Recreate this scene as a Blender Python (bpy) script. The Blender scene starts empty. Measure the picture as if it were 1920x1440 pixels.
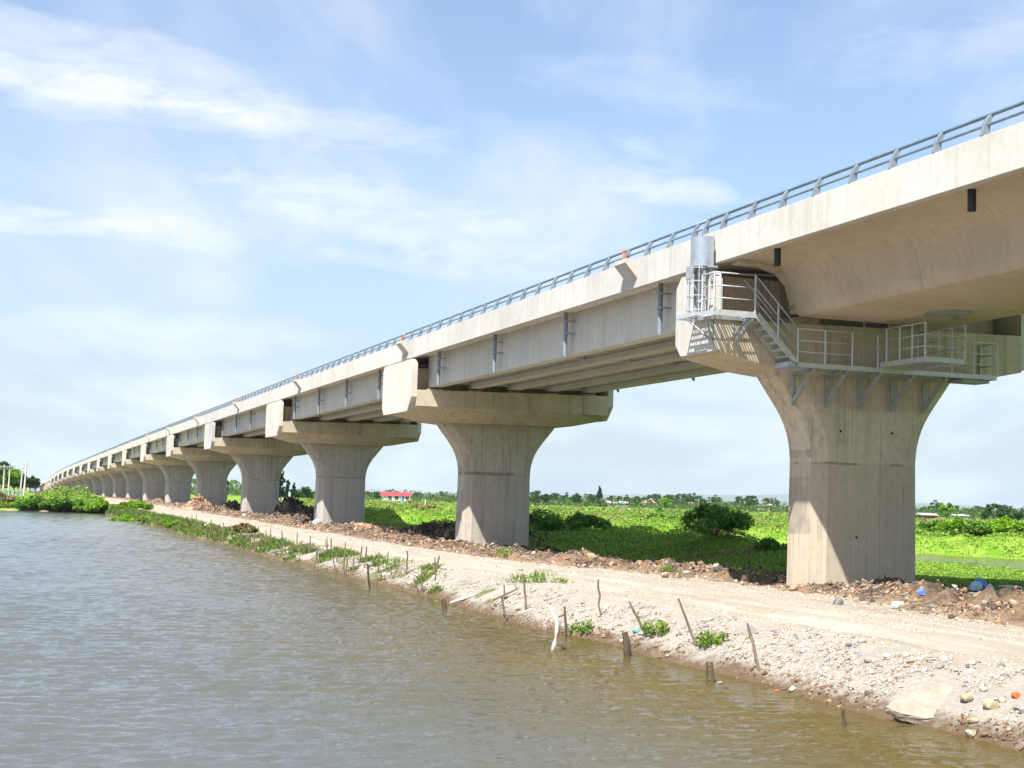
import bpy, math, random
import numpy as np
R = math.radians
random.seed(7); rng = np.random.default_rng(11)
scn = bpy.context.scene
col = scn.collection
# ------------------------------------------------------------------ camera
FPX, PITCH, ROLL = 2700.0, 0.0792581, 0.0312890      # eye = world origin, water 3.4 m below
cd = bpy.data.cameras.new('camera'); cam = bpy.data.objects.new('camera', cd); col.objects.link(cam)
cd.sensor_fit = 'HORIZONTAL'; cd.sensor_width = 36; cd.lens = 36*FPX/1920
cd.clip_start = 0.5; cd.clip_end = 40000
from mathutils import Matrix, Vector
cam.matrix_world = Matrix.Rotation(math.pi/2+PITCH, 4, 'X') @ Matrix.Rotation(ROLL, 4, 'Z')
scn.camera = cam
# ------------------------------------------------------------------ bridge frame
TH = 0.33497628; OX, OY = 12.26551, 44.51243
ACX, ACY = math.cos(TH), math.sin(TH); ALX, ALY = -math.sin(TH), math.cos(TH)
def off(s): return np.interp(s, [0,300,360,400,440,480,520,560,600,680,800], [0,.12,.06,-.1,-.36,-.6,-.85,-1.08,-1.25,-1.6,-2.2])
def B(a, s, z):
    a = a + off(s)
    return (OX+ACX*a+ALX*s, OY+ACY*a+ALY*s, z)
def AS(x, y):
    dx, dy = x-OX, y-OY
    return dx*ACX+dy*ACY, dx*ALX+dy*ALY
def ztop(s):
    return np.interp(s, ZT[0], ZT[1])
_s = np.array([-200,0,60,100,164,240,313,380,434,500,545,590,630,660,700,760.]); _z = np.array([8.6,8.53,8.47,8.3,8.12,7.8,7.38,6.9,6.5,5.75,5.1,4.3,3.4,2.6,1.6,.6])
_ss = np.linspace(-200,760,961); _zz = np.interp(_ss,_s,_z)
for _ in range(3): _zz = np.convolve(np.pad(_zz,15,'edge'), np.ones(31)/31, 'valid')
ZT = (_ss, _zz)
# ------------------------------------------------------------------ sun and sky
SUN = Vector((ACX+ALX*.90, ACY+ALY*.90, -1.95)).normalized()   # direction the light travels
sd = bpy.data.lights.new('sun','SUN'); so = bpy.data.objects.new('sun', sd); col.objects.link(so)
sd.energy = 4.6; sd.angle = R(0.55); sd.color = (1.0,.965,.905)
so.rotation_euler = SUN.to_track_quat('-Z','Y').to_euler(); so.location = (-60,-60,120)
elev = math.asin(-SUN.z); tosun = -SUN; azim = math.atan2(tosun.x, tosun.y)
world = bpy.data.worlds.new('World'); scn.world = world; world.use_nodes = True
wn, wl = world.node_tree.nodes, world.node_tree.links; wn.clear()
def N(nodes, t, **kw):
    n = nodes.new(t)
    for k, v in kw.items():
        if k.startswith('i_'): n.inputs[k[2:].replace('_',' ')].default_value = v
        else: setattr(n, k, v)
    return n
def wmath(op, a, b=None, clamp=False):
    n = N(wn,'ShaderNodeMath',operation=op); n.use_clamp = clamp
    for i, v in enumerate((a,b)):
        if v is None: continue
        if hasattr(v,'default_value') or hasattr(v,'is_linked'): wl.new(v, n.inputs[i])
        else: n.inputs[i].default_value = v
    return n.outputs[0]
sky = N(wn,'ShaderNodeTexSky'); sky.sky_type='NISHITA'; sky.sun_disc=False
sky.sun_elevation = elev; sky.sun_rotation = azim
sky.air_density=1.0; sky.dust_density=.8; sky.ozone_density=2.0; sky.altitude=0
tc = N(wn,'ShaderNodeTexCoord'); sep = N(wn,'ShaderNodeSeparateXYZ'); wl.new(tc.outputs['Generated'], sep.inputs[0])
zc = wmath('MAXIMUM', sep.outputs[2], 0.0)
den = wmath('ADD', zc, 0.13)
cx = wmath('DIVIDE', sep.outputs[0], den); cy = wmath('DIVIDE', sep.outputs[1], den)
cmb = N(wn,'ShaderNodeCombineXYZ'); wl.new(cx, cmb.inputs[0]); wl.new(cy, cmb.inputs[1])
def cloud_noise(rot, sc, loc, scale, detail, rough, dist):
    m = N(wn,'ShaderNodeMapping'); m.inputs['Rotation'].default_value=(0,0,rot); m.inputs['Scale'].default_value=sc; m.inputs['Location'].default_value=loc
    wl.new(cmb.outputs[0], m.inputs[0])
    t = N(wn,'ShaderNodeTexNoise'); t.inputs['Scale'].default_value=scale; t.inputs['Detail'].default_value=detail
    t.inputs['Roughness'].default_value=rough; t.inputs['Distortion'].default_value=dist; wl.new(m.outputs[0], t.inputs[0])
    return t.outputs[0]
def wramp(fac, stops):
    r = N(wn,'ShaderNodeValToRGB'); wl.new(fac, r.inputs[0]); e = r.color_ramp.elements
    e[0].position, e[0].color = stops[0][0], (stops[0][1],)*3+(1,); e[1].position, e[1].color = stops[1][0], (stops[1][1],)*3+(1,)
    for p, v in stops[2:]: x = e.new(p); x.color = (v,)*3+(1,)
    return r.outputs[0]
c1 = wramp(cloud_noise(R(-28),(1,.42,1),(3.1,.4,0),1.15,9,.56,.35), [(.42,0),(.66,1)])      # wispy sheets
c2 = wramp(cloud_noise(R(-20),(1,.5,1),(7.4,2.2,0),.42,6,.5,.2), [(.30,.25),(.56,1)])       # large scale presence
c3 = wramp(cloud_noise(R(-32),(1,.3,1),(1.7,5.2,0),4.0,8,.62,.5), [(.30,.35),(.72,1)])      # fine streaks
cl = wmath('MULTIPLY', wmath('MULTIPLY', c1, c2), c3)
cl = wmath('MULTIPLY', cl, 1.9, True)
# one long bank of cloud, brightest towards the west, thinning eastwards
def wdot(v):
    n = N(wn,'ShaderNodeVectorMath',operation='DOT_PRODUCT'); wl.new(tc.outputs['Generated'], n.inputs[0]); n.inputs[1].default_value = v
    return n.outputs['Value']
CLOUD_BANKS = []
veil = wramp(sep.outputs[2], [(0.0,.92),(.10,.55),(.22,.25),(.45,.10)])
mixn = N(wn,'ShaderNodeMixRGB'); mixn.blend_type='MIX'
skyg = N(wn,'ShaderNodeMixRGB'); skyg.blend_type='MULTIPLY'; skyg.inputs[0].default_value=1; wl.new(sky.outputs[0], skyg.inputs[1]); skyg.inputs[2].default_value=(.97,1.02,1.06,1)
WN_STATE = dict(cl=cl, veil=veil)
vm = N(wn,'ShaderNodeMixRGB'); wl.new(veil, vm.inputs[0]); wl.new(skyg.outputs[0], vm.inputs[1]); vm.inputs[2].default_value=(2.65,2.95,3.9,1)
def bank(az0, el0, az1, el1, w, gain, scale=5.0, seed=0.0):
    """soft elongated cloud bank between two sky directions (radians)"""
    d0 = Vector((math.sin(az0)*math.cos(el0), math.cos(az0)*math.cos(el0), math.sin(el0)))
    d1 = Vector((math.sin(az1)*math.cos(el1), math.cos(az1)*math.cos(el1), math.sin(el1)))
    mid = ((d0+d1)/2).normalized(); al = (d1-d0); L = al.length/2; al.normalize(); nrm = mid.cross(al).normalized()
    u = wmath('DIVIDE', wmath('SUBTRACT', wdot(al), mid.dot(al)), L)
    v = wmath('DIVIDE', wdot(nrm), w)
    t = N(wn,'ShaderNodeTexNoise'); t.inputs['Scale'].default_value=scale; t.inputs['Detail'].default_value=10; t.inputs['Roughness'].default_value=.62; t.inputs['Distortion'].default_value=.45
    m = N(wn,'ShaderNodeMapping'); m.inputs['Location'].default_value=(seed,seed*.7,seed*.3); m.inputs['Scale'].default_value=(1,1,3.4); m.inputs['Rotation'].default_value=(0,R(14),0)
    wl.new(tc.outputs['Generated'], m.inputs[0]); wl.new(m.outputs[0], t.inputs[0])
    nz = wmath('MULTIPLY', wmath('SUBTRACT', t.outputs[0], .5), 3.2)
    q = wmath('ADD', wmath('MULTIPLY', u, u), wmath('MULTIPLY', v, v))
    f = wmath('SUBTRACT', wmath('ADD', 1.0, nz), q)
    f = wramp(wmath('MULTIPLY', f, .5), [(.02,0),(.30,.45),(.75,1)])
    return wmath('MULTIPLY', f, gain)
tot = cl
def pixdir(px, py):
    X=(px-960)/FPX; Y=(py-720)/FPX; cr,sr=math.cos(ROLL),math.sin(ROLL)
    X,Y=X*cr+Y*sr,-X*sr+Y*cr
    d=math.cos(PITCH)+Y*math.sin(PITCH); u=math.sin(PITCH)-Y*math.cos(PITCH)
    return math.atan2(X,d), math.atan2(u, math.hypot(X,d))
for (x0,y0,x1,y1,w,g,sc,sd_) in [(-400,20,640,215,.034,1.0,13,1.0),(-250,90,420,200,.016,.75,26,4.0),(300,190,900,275,.016,.6,24,14.0),(380,330,1080,480,.026,.85,20,2.0),(560,470,980,520,.010,.55,34,12.0),
        (-100,610,640,640,.020,.8,18,3.0),(-200,395,230,425,.012,.9,26,5.0),(180,395,480,470,.014,.5,28,15.0),(1090,330,1420,385,.014,.8,26,6.0),(1130,250,1260,290,.008,.4,40,16.0),(-100,770,800,760,.026,.5,18,7.0),(850,690,2100,720,.026,.4,18,8.0),(1000,600,1500,560,.018,.5,20,18.0),(1500,130,2000,60,.02,.28,20,11.0),(900,120,1500,190,.02,.28,20,17.0)]:
    a0,e0 = pixdir(x0,y0); a1,e1 = pixdir(x1,y1)
    tot = wmath('ADD', wmath('MULTIPLY', tot, .97), bank(a0,e0,a1,e1,w,g,sc,sd_))
tot = wmath('MINIMUM', tot, .93)
wl.new(tot, mixn.inputs[0]); wl.new(vm.outputs[0], mixn.inputs[1]); mixn.inputs[2].default_value=(4.9,5.1,5.5,1)
bg = N(wn,'ShaderNodeBackground'); bg.inputs['Strength'].default_value=0.087; wl.new(mixn.outputs[0], bg.inputs[0])
out = N(wn,'ShaderNodeOutputWorld'); wl.new(bg.outputs[0], out.inputs[0])
scn.view_settings.view_transform='Standard'; scn.view_settings.look='None'; scn.view_settings.gamma=1
scn.view_settings.exposure=1.2; scn.view_settings.use_curve_mapping=False
scn.cycles.max_bounces=8; scn.cycles.diffuse_bounces=4; scn.cycles.volume_bounces=1; scn.cycles.transparent_max_bounces=6
try: scn.cycles.use_denoising=True
except Exception: pass

# ------------------------------------------------------------------ materials
def newmat(name):
    m = bpy.data.materials.new(name); m.use_nodes=True; nt=m.node_tree; nt.nodes.clear()
    return m, nt.nodes, nt.links
class NT:
    def __init__(s, name): s.m, s.n, s.l = newmat(name); s.tc = s.n.new('ShaderNodeTexCoord')
    def noise(s, scale, detail=4, rough=.55, coord='Object', sc=None, dist=0, w=None):
        t = s.n.new('ShaderNodeTexNoise'); t.inputs['Scale'].default_value=scale; t.inputs['Detail'].default_value=detail
        t.inputs['Roughness'].default_value=rough; t.inputs['Distortion'].default_value=dist
        src = s.pos if coord=='World' else s.tc.outputs[coord]
        if sc:
            mp = s.n.new('ShaderNodeMapping'); mp.inputs['Scale'].default_value=sc; s.l.new(src, mp.inputs[0]); src = mp.outputs[0]
        s.l.new(src, t.inputs[0]); return t.outputs[0]
    @property
    def pos(s):
        g = s.n.new('ShaderNodeNewGeometry'); return g.outputs['Position']
    def ramp(s, fac, stops):
        r = s.n.new('ShaderNodeValToRGB'); s.l.new(fac, r.inputs[0]); e = r.color_ramp.elements
        def c(v): return (v,v,v,1) if not hasattr(v,'__len__') else tuple(v)+(1,)
        e[0].position, e[0].color = stops[0][0], c(stops[0][1]); e[1].position, e[1].color = stops[1][0], c(stops[1][1])
        for p, v in stops[2:]: x = e.new(p); x.color = c(v)
        return r.outputs[0]
    def mix(s, fac, a, b, mode='MIX'):
        n = s.n.new('ShaderNodeMixRGB'); n.blend_type=mode
        for i, v in enumerate((fac,a,b)):
            if hasattr(v,'is_linked'): s.l.new(v, n.inputs[i])
            elif i==0: n.inputs[0].default_value = v
            else: n.inputs[i].default_value = tuple(v)+(1,) if hasattr(v,'__len__') else (v,v,v,1)
        return n.outputs[0]
    def math(s, op, a, b=0.0, clamp=False):
        n = s.n.new('ShaderNodeMath'); n.operation=op; n.use_clamp=clamp
        for i, v in enumerate((a,b)):
            if hasattr(v,'is_linked'): s.l.new(v, n.inputs[i])
            else: n.inputs[i].default_value = v
        return n.outputs[0]
    def attr(s, name, out='Fac'):
        a = s.n.new('ShaderNodeAttribute'); a.attribute_name=name; return a.outputs[out]
    def rnd(s):
        o = s.n.new('ShaderNodeObjectInfo'); return o.outputs['Random']
    def bump(s, h, strength=.3, dist=.02):
        b = s.n.new('ShaderNodeBump'); b.inputs['Strength'].default_value=strength; b.inputs['Distance'].default_value=dist; s.l.new(h, b.inputs['Height']); return b.outputs[0]
    def done(s, color, rough=.8, metal=0, normal=None, spec=.5, trans=None, ior=None):
        p = s.n.new('ShaderNodeBsdfPrincipled'); o = s.n.new('ShaderNodeOutputMaterial')
        for k, v in (('Base Color',color),('Roughness',rough),('Metallic',metal),('Specular IOR Level',spec)):
            if hasattr(v,'is_linked'): s.l.new(v, p.inputs[k])
            elif hasattr(v,'__len__'): p.inputs[k].default_value = tuple(v)+(1,)
            else: p.inputs[k].default_value = v
        if ior: p.inputs['IOR'].default_value = ior
        if normal is not None: s.l.new(normal, p.inputs['Normal'])
        sh = p.outputs[0]
        if trans:
            t = s.n.new('ShaderNodeBsdfTranslucent'); mx = s.n.new('ShaderNodeMixShader'); mx.inputs[0].default_value=trans
            s.l.new(color, t.inputs[0]) if hasattr(color,'is_linked') else None
            s.l.new(sh, mx.inputs[1]); s.l.new(t.outputs[0], mx.inputs[2]); sh = mx.outputs[0]
        s.l.new(sh, o.inputs[0]); return s.m

def concrete(name, base, dark, streak=.5, blotch=.5, joints=None, lower=None, warm=None):
    # joints: (period across, period along, period up) of faint form-board lines in the bridge frame
    t = NT(name)
    big = t.noise(.35, 5, .6, 'World'); fine = t.noise(3.5, 8, .65, 'World')
    st = t.noise(1.0, 6, .7, 'World', sc=(3.2,3.2,.14)); st2 = t.noise(1.0, 5, .6, 'World', sc=(9,9,.35))
    c = t.mix(t.ramp(big,[(.38,0),(.66,1)]), base, tuple(b*.86 for b in base))
    c = t.mix(t.math('MULTIPLY', t.ramp(fine,[(.45,0),(.8,1)]), blotch), c, dark)
    c = t.mix(t.math('MULTIPLY', t.ramp(st,[(.52,0),(.72,1)]), streak), c, dark)
    c = t.mix(t.math('MULTIPLY', t.ramp(st2,[(.60,0),(.78,1)]), streak*.6), c, tuple(d*.8 for d in dark))
    if lower:      # second lift of the pour with its own tint
        z, tint, stain = lower
        sp = t.n.new('ShaderNodeSeparateXYZ'); t.l.new(t.pos, sp.inputs[0])
        zz = t.math('ADD', sp.outputs[2], t.math('MULTIPLY', t.noise(1.3,3,.5,'World'), .10))
        below = t.math('LESS_THAN', zz, z)
        c = t.mix(t.math('MULTIPLY', below, tint[3]), c, tint[:3])
        ed = t.math('LESS_THAN', t.math('ABSOLUTE', t.math('SUBTRACT', zz, z)), stain)
        patch = t.ramp(t.noise(.9,4,.6,'World',sc=(1,1,.2)),[(.42,0),(.5,1)])
        c = t.mix(t.math('MULTIPLY', t.math('MULTIPLY', ed, patch), .55), c, tuple(d*.45 for d in dark))
    if joints:
        for per, dr in zip(joints,((ACX,ACY,0),(ALX,ALY,0),(0,0,1))):
            if not per: continue
            vm_=t.n.new('ShaderNodeVectorMath'); vm_.operation='DOT_PRODUCT'; t.l.new(t.pos, vm_.inputs[0]); vm_.inputs[1].default_value=dr
            fr_=t.math('FRACT', t.math('MULTIPLY', t.math('ADD', vm_.outputs['Value'], 500.37), 1.0/per))
            ln=t.math('LESS_THAN', fr_, .022/per); br=t.ramp(t.noise(1.1,4,.6,'World'),[(.40,.15),(.60,1)])
            c = t.mix(t.math('MULTIPLY', t.math('MULTIPLY', ln, br), .50), c, tuple(d*.6 for d in dark))
            pid=t.math('FLOOR', t.math('MULTIPLY', t.math('ADD', vm_.outputs['Value'], 500.37), 1.0/per))
            wn_=t.n.new('ShaderNodeTexWhiteNoise'); wn_.noise_dimensions='1D'; t.l.new(pid, wn_.inputs['W'])
            c = t.mix(1.0, c, t.ramp(wn_.outputs['Value'],[(0,(.95,.95,.955)),(1,(1.05,1.045,1.03))]), 'MULTIPLY')
    st3 = t.noise(1.0, 3, .6, 'World', sc=(5.5,5.5,.05)); c = t.mix(t.math('MULTIPLY', t.math('MULTIPLY', t.ramp(st3,[(.585,0),(.615,1),(.64,.2)]), t.ramp(t.noise(.5,4,.6,'World'),[(.42,0),(.60,1)])), streak*.8), c, tuple(d*.55 for d in dark))
    bl = t.ramp(t.noise(.55,6,.7,'World',sc=(1,1,.6)),[(.56,0),(.70,1)])
    c = t.mix(t.math('MULTIPLY', bl, .25), c, tuple(min(.7,b*1.10) for b in base))
    pores = t.ramp(t.noise(22,3,.6,'World'),[(.68,0),(.76,1)])
    c = t.mix(t.math('MULTIPLY', pores, .30), c, tuple(d*.5 for d in dark))
    rr = t.rnd(); c = t.mix(1.0, c, t.ramp(rr,[(0,(.93,.93,.95)),(1,(1.06,1.04,1.0))]), 'MULTIPLY')
    h = t.mix(.5, fine, t.noise(9,6,.7,'World'))
    return t.done(c, .82, normal=t.bump(h,.35,.012), spec=.25)
M = {}
M['conc'] = concrete('pier_concrete',(.42,.395,.35),(.27,.235,.19),.55,.5)
M['conc_cap'] = concrete('cap_concrete',(.52,.455,.355),(.29,.225,.155),.8,.5,(2.4,None,None))
M['conc_girder'] = concrete('girder_concrete',(.60,.575,.525),(.37,.34,.30),.5,.35)
M['conc_fascia'] = concrete('parapet_concrete',(.57,.545,.495),(.36,.335,.30),.5,.4,(None,5.4,None))
M['conc_box'] = concrete('box_girder_concrete',(.55,.46,.335),(.36,.285,.19),.4,.35,(None,3.6,None))
def simple(name, c, rough=.6, metal=0, var=.25, scale=4, spec=.4):
    t = NT(name); n = t.noise(scale,5,.6)
    cc = t.mix(t.ramp(n,[(.35,0),(.7,1)]), c, tuple(x*(1-var) for x in c))
    return t.done(cc, rough, metal, normal=t.bump(n,.15,.01), spec=spec)
M['galv'] = simple('galvanised_steel',(.52,.545,.57),.45,.25,.25,6)
M['galv_dull'] = simple('weathered_galvanised_steel',(.36,.375,.39),.6,.15,.3,5)
M['rail'] = simple('railing_steel',(.20,.28,.34),.45,.45,.3,3)
M['railpost'] = simple('railing_post_steel',(.22,.26,.30),.5,.2,.3,3)
M['hood'] = simple('hood_steel',(.30,.345,.39),.5,.2,.25,4)
M['pipe'] = simple('grey_pipe',(.22,.26,.30),.45,.0,.2,3)
M['dark'] = simple('black_plastic',(.018,.018,.02),.5,0,.2,3)
M['rubber'] = simple('bearing_rubber',(.03,.03,.03),.8,0,.2,3)
M['rust'] = simple('primer_rebar',(.50,.13,.05),.7,.1,.3,8)
M['wood'] = None
def vcol(name, rough=.85, trans=None, spec=.2, jitter=None, nscale=6, mul=1.0):
    t = NT(name); c = t.attr('Col','Color')
    if jitter: c = t.mix(1.0, c, t.ramp(t.noise(nscale,4,.6,'World'),[(.3,(1-jitter,)*3),(.7,(1+jitter,)*3)]), 'MULTIPLY')
    return t.done(c, rough, trans=trans, spec=spec)
M['leaf'] = vcol('leaves',.6,.38,.3)
M['stone'] = vcol('stones',.9,None,.2,.25,12)
M['vc'] = vcol('painted_surface',.75,None,.3,.12,3)
def woodmat(name, c):
    t = NT(name); n = t.noise(2,6,.7,'Object',sc=(18,18,1.5)); k = t.noise(7,3,.5)
    cc = t.mix(t.ramp(n,[(.35,0),(.65,1)]), c, tuple(x*.5 for x in c)); cc = t.mix(t.math('MULTIPLY',k,.3), cc, tuple(x*.3 for x in c))
    return t.done(cc,.9,normal=t.bump(n,.5,.01),spec=.15)
M['wood'] = woodmat('weathered_wood',(.24,.19,.14)); M['wood_dark'] = woodmat('wet_wood',(.14,.108,.078)); M['wood_pale'] = woodmat('peeled_branch',(.62,.58,.50))

# ------------------------------------------------------------------ mesh tools
def emp(name, loc, label, cat, group=None):
    o = bpy.data.objects.new(name, None); col.objects.link(o); o.location = loc; o.empty_display_size=.3
    o['label']=label; o['category']=cat
    if group: o['group']=group
    return o
def tag(o, label=None, cat=None, group=None, kind=None):
    if label: o['label']=label
    if cat: o['category']=cat
    if group: o['group']=group
    if kind: o['kind']=kind
    return o
class MB:
    def __init__(s): s.v=[]; s.f=[]; s.c=[]; s.cur=(1,1,1)
    def add(s, vs, fs, c=None):
        b=len(s.v); s.v+= [tuple(v) for v in vs]; s.f+=[tuple(b+i for i in f) for f in fs]; s.c+=[c or s.cur]*len(vs)
    def box(s, a0,a1,s0,s1,z0,z1, fr=B, c=None):
        vs=[fr(a,q,z) for z in (z0,z1) for q in (s0,s1) for a in (a0,a1)]
        s.add(vs,[(0,2,3,1),(4,5,7,6),(0,1,5,4),(1,3,7,5),(3,2,6,7),(2,0,4,6)],c)
    def sweep(s, poly, ss, zf=None, fr=B, caps=True, cross=0.0, c=None):
        n=len(poly); vs=[]
        for q in ss:
            zt = zf(q) if zf else 0
            vs += [fr(a,q,z+zt+cross*(a+5.75)) for a,z in poly]
        fs=[]
        for i in range(len(ss)-1):
            for j in range(n):
                k=(j+1)%n; fs.append((i*n+j,i*n+k,(i+1)*n+k,(i+1)*n+j))
        if caps: fs.append(tuple(range(n))[::-1]); fs.append(tuple((len(ss)-1)*n+j for j in range(n)))
        s.add(vs,fs,c)
    def tube(s, p0, p1, r0, r1=None, n=8, c=None, caps=True):
        r1=r0 if r1 is None else r1; p0=Vector(p0); p1=Vector(p1); d=(p1-p0).normalized()
        u=d.cross(Vector((0,0,1)) if abs(d.z)<.95 else Vector((1,0,0))).normalized(); w=d.cross(u)
        vs=[]
        for p,r in ((p0,r0),(p1,r1)):
            for i in range(n):
                t=2*math.pi*i/n; vs.append(p+u*(math.cos(t)*r)+w*(math.sin(t)*r))
        fs=[(i,(i+1)%n,n+(i+1)%n,n+i) for i in range(n)]
        if caps: fs+= [tuple(range(n))[::-1], tuple(range(n,2*n))]
        s.add(vs,fs,c)
    def path(s, pts, rs, n=7, c=None):
        pts=[Vector(p) for p in pts]; vs=[]; m=len(pts)
        if not hasattr(rs,'__len__'): rs=[rs]*m
        for i,p in enumerate(pts):
            d=(pts[min(i+1,m-1)]-pts[max(i-1,0)]).normalized(); u=d.cross(Vector((0,0,1)) if abs(d.z)<.95 else Vector((1,0,0))).normalized(); w=d.cross(u)
            for k in range(n):
                t=2*math.pi*k/n; vs.append(p+u*(math.cos(t)*rs[i])+w*(math.sin(t)*rs[i]))
        fs=[(i*n+k,i*n+(k+1)%n,(i+1)*n+(k+1)%n,(i+1)*n+k) for i in range(m-1) for k in range(n)]
        fs+= [tuple(range(n))[::-1], tuple((m-1)*n+k for k in range(n))]
        s.add(vs,fs,c)
    def build(s, name, m, parent=None, smooth=False, bevel=0, vc=False):
        loc = parent_world(parent) if parent else Vector((0,0,0))
        org = None
        if not parent and s.v:
            A=np.array(s.v); org=Vector((float(A[:,0].mean()),float(A[:,1].mean()),float(A[:,2].min()))); loc=org
        me=bpy.data.meshes.new(name); me.from_pydata([(v[0]-loc[0],v[1]-loc[1],v[2]-loc[2]) for v in s.v],[],s.f); me.update()
        import bmesh as _b
        bm=_b.new(); bm.from_mesh(me); _b.ops.recalc_face_normals(bm, faces=bm.faces); bm.to_mesh(me); bm.free()
        if vc:
            at=me.color_attributes.new('Col','FLOAT_COLOR','POINT'); at.data.foreach_set('color', np.array([tuple(c)+(1,) for c in s.c],dtype=np.float32).ravel())
        me.materials.append(m)
        if smooth: me.polygons.foreach_set('use_smooth',[True]*len(me.polygons))
        o=bpy.data.objects.new(name,me); col.objects.link(o)
        if parent: o.parent=parent
        else: o.location=org
        if bevel:
            b=o.modifiers.new('bevel','BEVEL'); b.width=bevel; b.segments=2; b.limit_method='ANGLE'; b.angle_limit=R(35)
        return o
def parent_world(p):
    v=Vector((0,0,0))
    while p is not None: v=v+p.location; p=p.parent
    return v
def npmesh(name, V, F, mat, C=None, parent=None, loc=(0,0,0), smooth=False, attrs=None):
    """V (n,3), F (m,k) quads or tris"""
    V=np.asarray(V,dtype=np.float32)-np.array(loc,dtype=np.float32); F=np.asarray(F,dtype=np.int32); k=F.shape[1]
    me=bpy.data.meshes.new(name); me.vertices.add(len(V)); me.vertices.foreach_set('co',V.ravel())
    me.loops.add(F.size); me.loops.foreach_set('vertex_index',F.ravel())
    me.polygons.add(len(F)); me.polygons.foreach_set('loop_start',np.arange(0,F.size,k,dtype=np.int32)); me.polygons.foreach_set('loop_total',np.full(len(F),k,dtype=np.int32))
    if smooth: me.polygons.foreach_set('use_smooth',np.ones(len(F),dtype=bool))
    me.update(calc_edges=True); me.validate()
    if C is not None:
        at=me.color_attributes.new('Col','FLOAT_COLOR','POINT'); at.data.foreach_set('color',np.c_[C,np.ones(len(C))].astype(np.float32).ravel())
    if attrs:
        for n_,a_ in attrs.items():
            at=me.attributes.new(n_,'FLOAT','POINT'); at.data.foreach_set('value',np.asarray(a_,dtype=np.float32))
    me.materials.append(mat)
    o=bpy.data.objects.new(name,me); col.objects.link(o)
    if parent: o.parent=parent
    else: o.location=loc
    return o
_lat = rng.random((256,256))
def vnoise(x,y):
    x=np.asarray(x,float); y=np.asarray(y,float); xi=np.floor(x).astype(int); yi=np.floor(y).astype(int); fx=x-xi; fy=y-yi
    fx=fx*fx*(3-2*fx); fy=fy*fy*(3-2*fy); g=lambda i,j:_lat[i%256,j%256]
    return (g(xi,yi)*(1-fx)+g(xi+1,yi)*fx)*(1-fy)+(g(xi,yi+1)*(1-fx)+g(xi+1,yi+1)*fx)*fy
def fbm(x,y,o=4,g=.5):
    r=0; a=1; t=0
    for i in range(o): r=r+a*vnoise(x*2**i+17.3*i,y*2**i+5.1*i); t+=a; a*=g
    return r/t*2-1
def sstep(a,b,x):
    t=np.clip((x-a)/(b-a),0,1); return t*t*(3-2*t)

# ------------------------------------------------------------------ ground
ZW=-3.4
def shore(s): return -12.45+.5*fbm(s*.11,s*0+3.3,3)+.10*np.sin(s*.9)- np.interp(s,[-20,0,30,60,100,140],[-.2,0,.5,1.1,1.4,2.0])
def redge(s): return shore(s)+np.interp(s,[-25,0,30,80],[2.0,1.9,1.9,2.3])+.25*fbm(s*.35,s*0+9.1,3)
def berm(s): return np.interp(s,[-45,-11,-6.5,-.8,5,13.5,22,30,40,64,106,180,254,400],[-4.7,-4.4,-4.1,-3.0,-2.6,-3.3,-4.8,-5.2,-5.2,-4.6,-4.2,-3.2,-3.5,-3.5])+.35*fbm(s*.3,s*0+1.7,3)
RIV = np.array([(160,62),(90,70),(60,80),(45,87),(36,100),(20,122),(5,129),(-6,130),(-14,139)],float)
RW = np.array([17,17,16,13,7,5,5.5,5.5,3.5])
def river(x,y):
    best=np.full(np.shape(x),1e9)
    for i in range(len(RIV)-1):
        p,q=RIV[i],RIV[i+1]; d=q-p; L=d@d
        t=np.clip(((x-p[0])*d[0]+(y-p[1])*d[1])/L,0,1); w=RW[i]+(RW[i+1]-RW[i])*t
        best=np.minimum(best,np.hypot(x-p[0]-t*d[0],y-p[1]-t*d[1])-w)
    return best
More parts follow.
